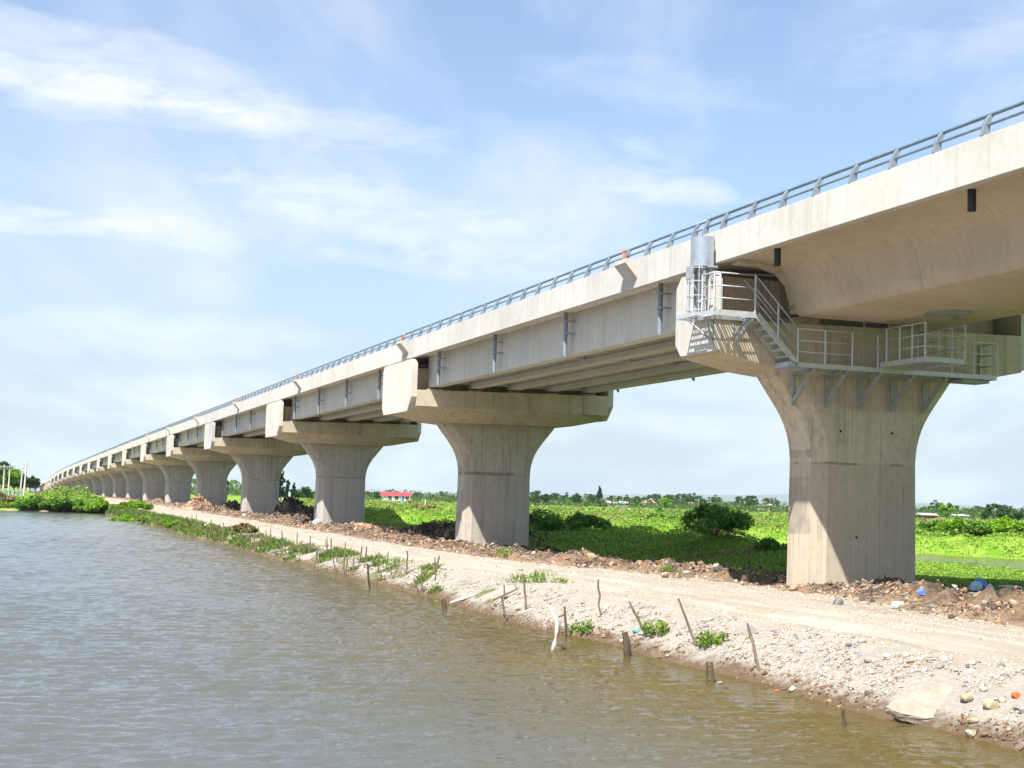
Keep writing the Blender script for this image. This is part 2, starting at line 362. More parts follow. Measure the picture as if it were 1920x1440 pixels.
def gh(x,y):
    """ground height and material weights at world x,y"""
    x=np.asarray(x,float); y=np.asarray(y,float); a,s=AS(x,y)
    sh=shore(s); rd=redge(s); be=berm(s)
    t=(a-sh)/(rd-sh)
    base=np.interp(s,[-20,5,25,60,600,660,700],[-2.55,-2.62,-2.78,-2.80,-2.75,-2.2,-2.0])
    n1=fbm(x*.5,y*.5,4); n2=fbm(x*2.1,y*2.1,4); n3=fbm(x*.06,y*.06,3)
    bank=np.where(t<0, ZW+(a-sh)*.45, ZW+(base-ZW)*np.clip(t,0,1)**.75)
    bank=bank+np.where((t>-.3)&(t<1.3),.07*n2+.08*fbm(s*1.6,a*.3,3),0)
    h=np.maximum(np.minimum(bank,base+.1),-4.8)
    yb=y-(176+5*fbm(x*.03,x*0+2.2,2)-.10*np.minimum(x+50,0))
    hf=ZW+np.clip(yb*.35,-1.4,1.1)
    far=(t<0.2)
    h=np.where(far,np.maximum(h,hf),h)
    road=(t>=1)&(a<be)
    rut=-.09*np.exp(-((a-rd-1.7-.25*np.sin(s*.07))/.30)**2)-.09*np.exp(-((a-rd-3.5-.25*np.sin(s*.07))/.30)**2)+.04*np.exp(-((a-rd-2.6)/.4)**2)-.03*np.clip(fbm(x*.25,y*.25,3),0,1)
    h=np.where(t>=1, base+.03*n2+.04*n1+np.where(road,rut,0), h)
    # rubble berm
    u=a-be; m=sstep(-.2,.8,u)*(1-sstep(2.2,4.5,u)); fade=np.interp(s,[-45,300,400],[1,1,0])
    lump=np.clip(.5+fbm(s*.35+4,a*.35,3)*1.3,0,1.6)
    m2=sstep(.2,1.2,u)*(1-sstep(6,8,u)); h=h+fade*(m*(.34*lump+.10*n2)+m2*(.20*n2+.17*fbm(x*4.3,y*4.3,3)))
    # dark soil heaps
    for (ca,cs,ra,rs,hh) in HEAPS:
        d=((a-ca)/ra)**2+((s-cs)/rs)**2
        h=h+hh*np.exp(-d*1.4)*(1+.35*n2+.25*fbm(x*3.5,y*3.5,3))
    # land east of the bridge
    v=sstep(5.2,9.2,u)
    h=h+v*(.15+.35*n3+.25*n1)*np.interp(s,[200,500],[1,.3])
    yr=np.interp(x,RIV[::-1,0],RIV[::-1,1]); rv0=river(x,y); h=h+np.where((y>yr)&(u>4)&(x>-30),.75*np.exp(-((rv0-8)/5.5)**2)*(1+.6*n1),0)+np.where(u>6,.35*fbm(x*.17,y*.17,3),0)
    ridge=np.exp(-((a-11-2*fbm(s*.05,s*0,2))/3.5)**2)*np.interp(s,[-10,5,30,75,90],[.0,.35,.75,.6,.2])
    h=h+ridge*(1+.5*n1)
    rv=river(x,y); k=1-sstep(0,4.5,rv)
    h=h*(1-k)+(ZW-.8)*k
    h=np.where((rv>0)&(rv<4.5)&(u>3), np.maximum(h, ZW-.8+(np.clip(rv,0,4.5)/4.5)*1.6), h)
    slope=1-sstep(0,40,rv); k2=sstep(12,15.5,x)*sstep(3.5,7,u)*(y<np.interp(x,RIV[::-1,0],RIV[::-1,1]))*(1-sstep(70,110,x)); h=np.where(rv>0.3,h*(1-k2)+(np.interp(y,[40,51,60,70,80],[-2.5,-2.45,-2.72,-3.1,-3.3])+.08*n1)*k2,h)
    d=np.hypot(x,y); h=np.where(d>600, np.where(u>0,-2.5,h), h)
    veg=v*sstep(0.5,2.5,rv); veg=np.where(far,sstep(.1,.7,yb),veg)
    bankgrass=np.interp(s,[-15,5,12,30,60,100],[.12,.25,.42,.62,.8,1.0])
    return h,veg,u,t,bankgrass
HEAPS=[(2.2,47,2.2,7,.95),(1.5,56,2.5,5,.6),(1.0,92,2.4,8,1.5),(.5,104,2,5,1.2),(-.5,66,1.6,5,.35),(0.3,140,2.2,7,1.1),(-2.6,152,1.8,4,1.3),(1,176,2.2,8,1.5),(0,215,2.2,8,.9),
       (-2.0,-9.5,1.3,3.2,.42),(-1.2,-13.5,2.0,2.6,.5),(-3.0,-6.0,.9,1.6,.25)]
def seg(vals): return np.concatenate([np.arange(a,b,c) for a,b,c in vals])
SL=np.concatenate([-np.geomspace(3000,60,14),seg([(-45,-22,1),(-22,30,.2),(30,80,.4),(80,200,1.0)]),np.geomspace(200,12000,60)])
def grid(name, cols, mat):
    """cols: function(s array)-> (ncol, ns) a-values"""
    Aq=cols(SL); S=np.broadcast_to(SL,Aq.shape)
    x=OX+ACX*Aq+ALX*S; y=OY+ACY*Aq+ALY*S
    h,veg,u,t,bg_=gh(x,y)
    nc,ns=Aq.shape; V=np.stack([x,y,h],-1).reshape(-1,3)
    i=np.arange(nc-1)[:,None]*ns+np.arange(ns-1)[None]; F=np.stack([i,i+ns,i+ns+1,i+1],-1).reshape(-1,4)
    return V,F,dict(veg=veg.ravel(),u=u.ravel(),t=t.ravel(),bg=bg_.ravel())
def lerpcols(f0,f1,n): return lambda s: np.array([f0(s)+(f1(s)-f0(s))*k/n for k in range(n+1)])
K=lambda c: (lambda s: np.zeros_like(s)+c)
# pond bank
def mat_bank():
    t=NT('bank_gravel'); n=t.noise(3.0,8,.7,'World'); f=t.noise(14,8,.75,'World'); f2=t.noise(40,4,.7,'World')
    c=t.mix(t.ramp(f,[(.38,0),(.62,1)]),(.245,.218,.175),(.345,.32,.28))
    c=t.mix(t.math('MULTIPLY',t.ramp(n,[(.5,0),(.66,1)]),.6),c,(.25,.21,.175))
    c=t.mix(t.math('MULTIPLY',t.ramp(f2,[(.56,0),(.66,1)]),.6),c,(.20,.18,.16))
    wet=t.ramp(t.math('ADD',t.attr('t'),t.math('MULTIPLY',t.noise(3.2,6,.7,'World'),.55)),[(.32,1),(.48,0)])
    c=t.mix(wet,c,(.115,.078,.048))
    gr=t.ramp(t.math('ADD',t.attr('bg'),t.math('MULTIPLY',t.math('SUBTRACT',t.noise(.8,5,.6,'World'),.5),2.4)),[(.52,0),(.66,1)])
    lim=t.ramp(t.attr('t'),[(.05,0),(.2,1),(.8,1),(1.0,0)])
    c=t.mix(t.math('MULTIPLY',t.math('MULTIPLY',gr,lim),.85),c,(.085,.10,.025))
    return t.done(c,.92,normal=t.bump(t.mix(.5,f,n),.9,.06),spec=.15)
def mat_road():
    t=NT('road_gravel'); n=t.noise(.35,6,.6,'World'); f=t.noise(9,9,.75,'World'); g=t.noise(30,5,.7,'World'); st=t.noise(.6,5,.6,'World')
    c=t.mix(t.ramp(n,[(.35,0),(.65,1)]),(.30,.264,.208),(.35,.318,.265))
    c=t.mix(t.math('MULTIPLY',t.ramp(f,[(.46,0),(.66,1)]),.45),c,(.29,.235,.175))
    c=t.mix(t.math('MULTIPLY',t.ramp(g,[(.54,0),(.68,1)]),.5),c,(.52,.48,.42))
    c=t.mix(t.math('MULTIPLY',t.ramp(g,[(.32,1),(.42,0)]),.45),c,(.20,.16,.12))
    c=t.mix(t.math('MULTIPLY',t.ramp(st,[(.55,0),(.7,1)]),.4),c,(.31,.22,.14))
    mp=t.n.new('ShaderNodeMapping'); mp.vector_type='TEXTURE'; mp.inputs['Rotation'].default_value=(0,0,TH); mp.inputs['Scale'].default_value=(.55,9,1); t.l.new(t.pos,mp.inputs[0])
    tr=t.n.new('ShaderNodeTexNoise'); tr.inputs['Scale'].default_value=1.0; tr.inputs['Detail'].default_value=5; tr.inputs['Roughness'].default_value=.6; t.l.new(mp.outputs[0],tr.inputs[0])
    c=t.mix(t.math('MULTIPLY',t.ramp(tr.outputs[0],[(.52,0),(.64,1)]),.45),c,(.235,.185,.135))
    c=t.mix(t.math('MULTIPLY',t.ramp(tr.outputs[0],[(.34,1),(.44,0)]),.5),c,(.42,.39,.345))
    return t.done(c,.94,normal=t.bump(t.mix(.5,f,g),.8,.05),spec=.12)
def mat_ground():
    t=NT('earth_and_grass'); n=t.noise(.7,6,.65,'World'); f=t.noise(6,8,.7,'World'); g=t.noise(24,5,.7,'World')
    soil=t.mix(t.ramp(n,[(.42,0),(.60,1)]),(.22,.145,.09),(.065,.045,.036))
    soil=t.mix(t.math('MULTIPLY',t.ramp(f,[(.48,0),(.66,1)]),.6),soil,(.30,.235,.17))
    soil=t.mix(t.math('MULTIPLY',t.ramp(g,[(.40,1),(.50,0)]),.5),soil,(.05,.04,.032))
    edge=t.ramp(t.math('ADD',t.attr('u'),t.math('MULTIPLY',n,1.6)),[(.15,1),(2.4,0)])
    tan=t.mix(t.ramp(f,[(.4,0),(.65,1)]),(.29,.20,.125),(.38,.30,.215))
    edge2=t.ramp(t.math('MULTIPLY',t.math('ADD',t.attr('u'),t.math('MULTIPLY',n,1.6)),.2),[(.07,1),(.27,0)])
    soil=t.mix(edge2,soil,tan)
    gr=t.mix(t.ramp(n,[(.4,0),(.65,1)]),(.12,.25,.02),(.24,.33,.05)); gr=t.mix(t.math('MULTIPLY',t.ramp(f,[(.4,0),(.7,1)]),.3),gr,(.07,.15,.015))
    gf=t.ramp(t.math('ADD',t.attr('veg'),t.math('MULTIPLY',t.math('SUBTRACT',f,.5),.9)),[(.42,0),(.55,1)])
    c=t.mix(gf,soil,gr)
    return t.done(c,.95,normal=t.bump(t.mix(.5,f,g),.9,.08),spec=.1)
V,F,at=grid('pond_bank',lerpcols(K(-20.0),redge,52),None)
tag(npmesh('pond_bank',V,F,mat_bank(),smooth=True,attrs=at),kind='structure')
V,F,at=grid('gravel_road',lerpcols(redge,berm,34),None)
tag(npmesh('gravel_road',V,F,mat_road(),smooth=True,attrs=at),kind='structure')
def rightcols(s):
    b=berm(s); k=np.concatenate([np.arange(0,8,.2),np.arange(8,26,.5),np.arange(26,80,2),np.geomspace(80,14000,34)])
    return b[None]+k[:,None]
V,F,at=grid('ground',rightcols,None)
V2,F2,at2=grid('ground',lambda s: (np.zeros_like(s)[None]-np.concatenate([np.geomspace(14000,140,24),np.arange(120,19.9,-2)])[:,None]),None)
tag(npmesh('ground',np.r_[V,V2],np.r_[F,F2+len(V)],mat_ground(),smooth=True,attrs={k:np.r_[at[k],at2[k]] for k in at}),kind='structure')
# ------------------------------------------------------------------ water
def mat_water():
    t=NT('murky_pond_water')
    def wave(sc,ang,scale,det,rough):
        mp=t.n.new('ShaderNodeMapping'); mp.inputs['Rotation'].default_value=(0,0,ang); mp.inputs['Scale'].default_value=sc; t.l.new(t.pos,mp.inputs[0])
        x=t.n.new('ShaderNodeTexNoise'); x.inputs['Scale'].default_value=scale; x.inputs['Detail'].default_value=det; x.inputs['Roughness'].default_value=rough; x.inputs['Distortion'].default_value=.6
        t.l.new(mp.outputs[0],x.inputs[0]); return x.outputs[0]
    h=t.math('ADD',t.math('MULTIPLY',wave((.35,1,1),R(8),3.4,5,.6),.55),t.math('MULTIPLY',wave((.45,1,1),R(-10),8.0,4,.65),.75))
    calm=t.ramp(t.noise(.035,3,.5,'World',sc=(1,.5,1)),[(.35,.55),(.65,1)])
    h=t.math('MULTIPLY',h,calm)
    mud_sky=t.mix(t.ramp(t.noise(.12,4,.6,'World'),[(.3,0),(.7,1)]),(.076,.056,.013),(.098,.071,.021))
    dp=t.ramp(t.math('ADD',t.attr('sky_grey'),t.math('MULTIPLY',t.math('SUBTRACT',t.noise(.09,4,.6,'World'),.5),.5)),[(.12,0),(.75,1)])
    mud_sky=t.mix(dp,mud_sky,(.082,.089,.084))  # grey sky reflection painted into the water colour away from the bank
    return t.done(mud_sky,.04,normal=t.bump(h,1.0,.05),spec=.5,ior=1.38)
nb,nr=900,1500
bb=np.linspace(R(-38),R(34),nb); rr_=np.exp(np.linspace(math.log(12),math.log(320),nr))
GX=rr_[:,None]*np.sin(bb)[None]; GY=rr_[:,None]*np.cos(bb)[None]; H_=np.zeros_like(GX); cell=rr_[:,None]*(math.log(320/12)/nr)
gust=.55+.75*np.clip(fbm(GX*.035,GY*.06,3)*.9+.5,0,1)
for i in range(54):
    L=.15*(.95/.15)**(rng.random()**1.0); an=R(97)+rng.normal()*.33; kx,ky=math.cos(an)*6.283/L,math.sin(an)*6.283/L
    amp=.046*L/6.283*rng.uniform(.6,1.3); ph=rng.random()*6.283
    arg=kx*GX+ky*GY+ph+.6*np.sin(GX*.21+i)+.6*np.sin(GY*.17+1.7*i)
    w_=np.sin(arg); H_+=amp*(w_+.34*np.cos(2*arg))*np.clip(L/(1.8*cell)-.7,0,1)
H_*=gust
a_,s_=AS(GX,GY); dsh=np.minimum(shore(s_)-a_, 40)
V=np.stack([GX,GY,ZW+H_*np.clip(dsh*.5,.35,1)],-1).reshape(-1,3)
q_=np.arange(nr-1)[:,None]*nb+np.arange(nb-1)[None]; F=np.stack([q_,q_+1,q_+nb+1,q_+nb],-1).reshape(-1,4)
nv=len(V); V=np.r_[V,[(-12000,-3000,ZW-.12),(12000,-3000,ZW-.12),(12000,9000,ZW-.12),(-12000,9000,ZW-.12)]]; F=np.r_[F,[[nv,nv+1,nv+2,nv+3]]]
sky_grey=np.r_[np.clip(dsh.ravel()/15,0,1),[1,1,1,1]]  # weight of the painted sky grey, grows with distance from shore
tag(npmesh('pond_water',V,F,mat_water(),smooth=True,attrs=dict(sky_grey=sky_grey)),kind='structure')

# ------------------------------------------------------------------ bridge piers
ORD=['nearest','second','third','fourth','fifth','sixth','seventh','eighth','ninth','tenth','eleventh','twelfth','thirteenth','fourteenth','fifteenth','sixteenth','seventeenth']
P1S=3.03
def shaft_mb(sc, zb, ztp, hw, T=.82, ca=.5, cb=.24, fl=1.0):
    prof=[(0,3.45),(-.3,3.22),(-.6,2.98),(-.9,2.74),(-1.15,2.55),(-1.4,2.385),(-1.65,2.255),(-1.9,2.155),(-2.2,2.07),(-2.5,2.02),(-2.8,2.0)]
    rings=[(ztp+d, (w-2.0)*fl+hw) for d,w in prof]
    rings=[r for r in rings if r[0]>zb+.3]
    rings.append((zb, rings[-1][1]+.012*(rings[-1][0]-zb) if rings[-1][1]<=hw+.02 else rings[-1][1]))
    vs=[]
    for z,w in rings:
        for a,q in ((-w,-T+cb),(-w+ca,-T),(w-ca,-T),(w,-T+cb),(w,T-cb),(w-ca,T),(-w+ca,T),(-w,T-cb)): vs.append(B(a,sc+q,z))
    fs=[]
    for i in range(len(rings)-1):
        for j in range(8): k=(j+1)%8; fs.append((i*8+j,i*8+k,(i+1)*8+k,(i+1)*8+j))
    fs.append(tuple(range(8))); fs.append(tuple((len(rings)-1)*8+j for j in range(8)))
    m=MB(); m.add(vs,fs); return m
def cap_mb(sc, hs, zt, half=5.6, zend=-1.15, zmid=-1.58, cham=1.15):
    """inverted-T cap: zt = z of the ledge at a=-5.75; zend/zmid soffit below ledge; hs half width along s"""
    m=MB(); As=[-half,-3.9,-3.0,3.0,3.9,half]; bot=[zend,zend-.36,zmid,zmid,zend-.36,zend]
    n=6; vs=[]
    for a,b in zip(As,bot):
        top=zt+.02*(a+5.75)
        for q,z in ((-hs,top),(-hs,zt-.86),(-hs+cham,zt+b),(hs-cham,zt+b),(hs,zt-.86),(hs,top)): vs.append(B(a,sc+q,z))
    fs=[(i*n+j,i*n+(j+1)%n,(i+1)*n+(j+1)%n,(i+1)*n+j) for i in range(len(As)-1) for j in range(n)]
    fs+=[tuple(range(n)),tuple((len(As)-1)*n+j for j in range(n))]
    m.add(vs,fs); return m
def plate_mb(a0,a1,sc,hs,z0,z1,cut=.75,ct=.3):
    m=MB(); pts=[(-hs,z0+cut),(-hs+cut*1.1,z0),(hs-.4,z0),(hs,z0+.4),(hs,z1-ct),(hs-ct,z1),(-hs+ct,z1),(-hs,z1-ct)]
    vs=[B(a,sc+q,z) for a in (a0,a1) for q,z in pts]; n=len(pts)
    m.add(vs,[tuple(range(n)),tuple(range(n,2*n))]+[(j,(j+1)%n,n+(j+1)%n,n+j) for j in range(n)]); return m
GA=[-4.5,-2.25,0,2.25,4.5]
extra=['with brown lower half and steel walkway','with patchy dark pour joint','beside the brick rubble heap','with a stained seam','with an orange stained foot','behind the reddish earth heap','','','','','','','','','','']
def pier_mat(k,zt):
    if k==0: low=(zt-2.68,(.40,.345,.27,.55),.04)
    elif k==1: low=(zt-2.75,(.44,.40,.34,.35),.09)
    elif k==4: low=(-2.3,(.46,.30,.17,.8),.02)
    else: low=(zt-2.7,(.42,.39,.36,.5),.035)
    bases={0:(.54,.475,.38),1:(.51,.46,.375),2:(.46,.44,.40),3:(.455,.425,.37)}
    return concrete('pier_concrete_%s'%ORD[k],bases.get(k,(.45,.43,.39)),(.26,.22,.175),.85,.6,(1.22,None,None),lower=low)
sprev=None
pier_s=[P1S]+[40.0*k for k in range(1,17)]
for k,sc in enumerate(pier_s):
    zt=float(ztop(sc)); ledge=zt-2.8+.02; 
    gx,gy,_=B(0,sc,0); zb=float(gh(np.array([gx]),np.array([gy]))[0][0])-.5
    zl=zt-2.8
    lab=('%s bridge pier from the camera, flared concrete shaft under a T cap'%ORD[k]) if k>1 else ('nearest bridge pier, widest flared shaft carrying the steel walkway' if k==0 else 'second nearest bridge pier, flared shaft with patchy dark pour joint')
    P=emp('bridge_pier',B(0,sc,zb+.5),lab,'bridge pier','flared concrete piers under the viaduct')
    shm=pier_mat(k,zl-1.55) if k<5 else (M.setdefault('pf%d'%(k%2), pier_mat(5+k%2,zl-1.55)))
    z_sh=zl-(1.56 if k else 1.42)
    if z_sh-zb>1.0: shaft_mb(sc,zb,z_sh,1.97 if k else 1.96,.82 if k else .90,fl=1.0 if k else .93).build('shaft',shm,P)
    if k==0:
        cap_mb(sc,1.36,zl+.0,5.62,-1.0,-1.45,.02).build('cap_beam',M['conc_cap'],P)
        plate_mb(-5.86,-5.60,sc,1.36,zl-.98,zt-1.2,.05,.35).build('end_plate',M['conc_fascia'],P)
        plate_mb(5.60,5.86,sc,1.36,zl-.9,zt-1.1,.05,.35).build('end_plate',M['conc_fascia'],P)
        w=MB(); w.box(-5.3,5.3,sc-.25,sc+.45,zl+.2,zt-1.25); w.build('back_wall',M['conc_cap'],P)
        for a,w_ in ((-2.5,.9),(.95,.9)):
            p=MB(); p.box(a-w_/2,a+w_/2,sc-1.2,sc-.45,zl+.04,zl+.29); o=p.build('bearing_plinth',M['conc_cap'],P)
            p=MB(); p.box(a-.3,a+.3,sc-1.1,sc-.55,zl+.29,zl+.37); p.build('bearing',M['rubber'],o)
        sides=(1,)
        for a,z in ((-1.03,2.48),(.90,2.50),(-1.05,-2.35),(.95,-2.3),(-.4,-.9)):
            p=MB(); n_=10; p.add([B(a+math.cos(t)*.045,sc-.902-d_,z+math.sin(t)*.045) for d_ in (0,.004) for t in np.linspace(0,2*math.pi,n_,endpoint=False)],[tuple(range(n_)),tuple(range(n_,2*n_))]+[(i,(i+1)%n_,n_+(i+1)%n_,n_+i) for i in range(n_)]); p.build('tie_hole',M['rubber'],P)
    else:
        cap_mb(sc,3.2,zl).build('cap_beam',M['conc_cap'],P)
        plate_mb(-5.9,-5.60,sc,3.2,zl-1.13,zt-1.13).build('end_plate',M['conc_fascia'],P)
        plate_mb(5.60,5.9,sc,3.2,zl-1.13,zt-1.05).build('end_plate',M['conc_fascia'],P)
        w=MB(); w.sweep([(-5.3,0.02),(5.3,.02),(5.3,1.25),(-5.3,1.25)],[sc-2.1,sc+2.1],lambda q:zl,cross=.02); w.build('upstand',M['conc_cap'],P)
        sides=(-1,1)
    if k<7:
        for g in GA:
            for sd_ in sides:
                q=sc+sd_*(2.75 if k else 1.0); zg=zl+.02*(g+5.75)
                p=MB(); p.box(g-.38,g+.38,q-.28,q+.28,zg-.01,zg+.09); p.build('bearing_plinth',M['conc_cap'],P)
                p=MB(); p.box(g-.2,g+.2,q-.18,q+.18,zg+.09,zg+.16); p.build('bearing',M['rubber'],P)
# ------------------------------------------------------------------ spans
def rail_post(m, s, side=-1):
    zt=float(ztop(s)); e=side*5.62
    inn=-side
    prof=[(0,.0,.10),(.015,.14,.085),(.045,.28,.072),(.10,.42,.06),(.185,.53,.05)]
    vs=[]
    for da,z,w in prof:
        for q in (-.05,.05):
            for d in (-w,w): vs.append(B(e+inn*(-.03+da)+d*1.1, s+q, zt+.02*(e+5.75)+z+ .004))
    fs=[(0,1,3,2)]
    for i in range(len(prof)-1):
        b=i*4; fs+=[(b,b+1,b+5,b+4),(b+1,b+3,b+7,b+5),(b+3,b+2,b+6,b+7),(b+2,b,b+4,b+6)]
    b=(len(prof)-1)*4; fs.append((b,b+2,b+3,b+1)); m.add(vs,fs)
def ss_between(s0,s1):
    n=max(2,int(round(abs(s1-s0)/5))+1); return list(np.linspace(s0,s1,n))
def rails(m, s0, s1, side):
    e=side*5.62; inn=-side; q=ss_between(s0,s1)
    for da,dz,r in ((.155,.535,.05),(.03,.27,.038)):
        m.path([B(e+inn*da,x,float(ztop(x))+.02*(e+5.75)+dz) for x in q],r,n=8)
def deck(P, s0, s1, girder=True):
    q=ss_between(s0,s1); z=lambda x: float(ztop(x))
    m=MB(); m.sweep([(-5.48,-.93),(5.48,-.93),(5.48,-.70),(-5.48,-.70)],q,z,cross=.02); m.build('deck_slab',M['conc_girder'] if girder else M['conc_box'],P)
    for sd_ in (-1,1):
        m=MB(); pl=[(sd_*5.75,-1.02),(sd_*5.75,0),(sd_*5.50,0),(sd_*5.42,-.62),(sd_*5.478,-.69),(sd_*5.478,-.95),(sd_*5.52,-1.02)]
        m.sweep(pl,q,z,cross=.02); m.build('parapet',M['conc_fascia'],P,bevel=.012)
def lamp_bracket(P,s):
    zt=float(ztop(s)); m=MB(); w=.5
    pts=[(-5.752,-.02),(-6.22,-.02),(-6.22,-.17),(-5.752,-.68)]
    vs=[B(a,s+q,zt+z) for q in (-w,w) for a,z in pts]; m.add(vs,[(0,1,2,3),(7,6,5,4),(0,4,5,1),(1,5,6,2),(2,6,7,3),(3,7,4,0)])
    o=m.build('lamp_base',M['conc_fascia'],P)
    r=MB()
    for i in range(4):
        q=-.3+.2*i; r.tube(B(-6.05+.1*(i%2),s+q*.5,zt-.05),B(-6.1+.05*i,s+q*.9+.15,zt+.30+.1*(i%2)),.022,n=5)
    r.build('starter_bar',M['rust'],o)
def pipe(P,s,side=-1,long=True):
    zt=float(ztop(s)); c=.02*(side*5.1+5.75); a=side*5.12; m=MB()
    m.tube(B(a,s,zt-.90+c),B(a,s,zt-2.45+c),.088,n=10)
    # bevelled lower end
    vs=[B(a+math.cos(t)*.088,s+math.sin(t)*.088,z) for z0 in (0,1) for t in np.linspace(0,2*math.pi,10,endpoint=False) for z in ([zt-2.45+c] if z0==0 else [zt-2.62+c+.14*math.sin(t)])]
    m.add(vs,[(i,(i+1)%10,10+(i+1)%10,10+i) for i in range(10)]); o=m.build('downpipe',M['pipe'],P)
    if side<0:
        for dz in (-1.28,-1.78):
            k=MB(); k.tube(B(a,s,zt+dz-.05),B(a,s,zt+dz+.05),.115,n=10); k.box(a+.05,-4.78,s-.16,s-.12,zt+dz-.03,zt+dz+.03); k.box(a-.02,-4.78,s-.24,s-.20,zt+dz-.03,zt+dz+.03); k.box(a-.1,a+.06,s-.26,s-.10,zt+dz-.035,zt+dz+.035); k.build('pipe_clamp',M['galv_dull'],o)
NSP=16
LAMPS=[8.3+30.5*i for i in range(22)]
joint=[P1S]+[40.0*k for k in range(1,17)]+[672.0]
for k in range(NSP+1):
    s0,s1=joint[k]+.012,joint[k+1]-.012
    nm='%s girder span'%('nearest' if k==0 else ORD[k]+' nearest' if k<3 else ORD[k])
    P=emp('girder_span',B(0,s0,float(ztop(s0))-3),'%s of the viaduct, precast beams under a pale parapet'%nm,'bridge span','precast girder spans of the viaduct')
    deck(P,s0,s1)
    g0=joint[k]+(2.5 if k else .55); g1=joint[k+1]-(2.5 if k<NSP else .5)
    for g in GA:
        m=MB(); pl=[(g-.30,-2.64),(g+.30,-2.64),(g+.30,-2.40),(g+.26 if g<4 else g+.3,-2.34),(g+.26 if g<4 else g+.3,-.932),(g-.26 if g>-4 else g-.3,-.932),(g-.26 if g>-4 else g-.3,-2.34),(g-.30,-2.40)]
        m.sweep(pl,ss_between(g0,g1),lambda x: float(ztop(x)),cross=.02); m.build('girder',M['conc_girder'],P,bevel=.02)
    for q in (g0+.25,(g0+g1)/2,g1-.25) if k<5 else ():
        m=MB()
        for i in range(4):
            zt=float(ztop(q)); m.box(GA[i]+.31,GA[i+1]-.31,q-.12,q+.12,zt-2.35,zt-.94)
        m.build('cross_beam',M['conc_girder'],P)
    if k<5:
        rl=MB(); rails(rl,s0,s1,-1); R_=rl.build('railing',M['rail'],P,smooth=True)
        n0=int(math.ceil((s0-3.6)/1.83))
        x=3.6+1.83*n0
        while x<s1:
            p=MB(); rail_post(p,x); p.build('post',M['railpost'],R_,bevel=.008); x+=1.83
        rr=MB(); rails(rr,s0,s1,1)
        x=3.6+1.83*n0
        while x<s1: rail_post(rr,x,1); x+=1.83
        rr.build('railing',M['rail'],P)
    else:
        for sd_ in (-1,1):
            rr=MB(); rails(rr,s0,s1,sd_); x=3.6+1.83*math.ceil((s0-3.6)/1.83)
            while x<s1: rail_post(rr,x,sd_); x+=1.83
            rr.build('railing',M['rail'],P)
    for d in (7.2,16.2,25.2,34.4):
        q=40.0*k+d
        if q<s1-1.5:
            pipe(P,q)
            if k<4: pipe(P,q,1)
    for q in LAMPS:
        if s0+.3<q<s1-.3 : lamp_bracket(P,q)
# box girder span
P=emp('box_girder_span',B(0,P1S-2.1,5.9),'cast concrete box girder span overhead with smooth curved web','bridge span')
SB=(-62.0,P1S-.012)
q=ss_between(*SB); z0=lambda x: float(ztop(x))
for sd_ in (-1,1):
    m=MB(); pl=[(sd_*5.75,-1.02),(sd_*5.75,0),(sd_*5.50,0),(sd_*5.42,-.62),(sd_*5.478,-.69),(sd_*5.478,-1.02)]
    m.sweep(pl,q,z0,cross=.02); m.build('parapet',M['conc_fascia'],P,bevel=.012)
body=[(-5.476,-.70),(-5.476,-.99),(-4.9,-1.01),(-4.55,-1.05),(-4.25,-1.12),(-3.98,-1.24),(-3.78,-1.42),(-3.64,-1.66),(-3.56,-1.95),(-3.46,-2.30),(-3.36,-2.62),(-3.28,-2.68),
      (1.9,-2.78),(1.98,-2.7),(2.1,-2.3),(2.25,-1.9),(2.4,-1.62),(2.62,-1.4),(2.95,-1.24),(3.4,-1.14),(4.2,-1.08),(5.476,-1.02),(5.476,-.70)]
m=MB(); m.sweep([(a,z-.0) for a,z in body],ss_between(-62,P1S-2.05),z0,cross=.02)
o=m.build('box_girder',M['conc_box'],P)
for p_ in o.data.polygons: p_.use_smooth = len(p_.vertices)==4
import bmesh
_b=bmesh.new(); _b.from_mesh(o.data)
for e in _b.edges:
    if len(e.link_faces)==2 and e.calc_face_angle(0)>R(40): e.smooth=False
_b.to_mesh(o.data); _b.free()
# slab lip over the end of the box and expansion joint zone
m=MB(); m.sweep([(-5.476,-.95),(5.476,-.95),(5.476,-.70),(-5.476,-.70)],[P1S-2.04,P1S-.02],z0,cross=.02); m.build('slab_end',M['conc_box'],P)
m=MB(); m.sweep([(-5.40,-1.13),(-4.5,-1.16),(-3.9,-1.35),(-3.55,-1.7),(-3.40,-2.2),(-3.35,-2.55),(1.9,-2.6),(2.3,-1.5),(5.3,-1.1),(5.3,-.956),(-5.40,-.956)],[P1S-2.03,P1S-1.60],z0,cross=.02)
m.build('end_diaphragm',M['conc_cap'],P)
rl=MB(); rails(rl,SB[0],SB[1],-1); R_=rl.build('railing',M['rail'],P,smooth=True)
for x in [2.85,1.6]+[-.2-1.815*i for i in range(33)]:
    p=MB(); rail_post(p,x); p.build('post',M['railpost'],R_,bevel=.008)
rr=MB(); rails(rr,SB[0],SB[1],1)
for i in range(34): rail_post(rr,-.2-1.83*i,1)
rr.build('railing',M['rail'],P)
for x in (-1.08,-10.1,-19.1,-28.1):
    m=MB(); zt=float(ztop(x)); m.tube(B(-5.25,x,zt-.98),B(-5.25,x,zt-1.50),.10,n=10); m.build('drain_outlet',M['dark'],P)
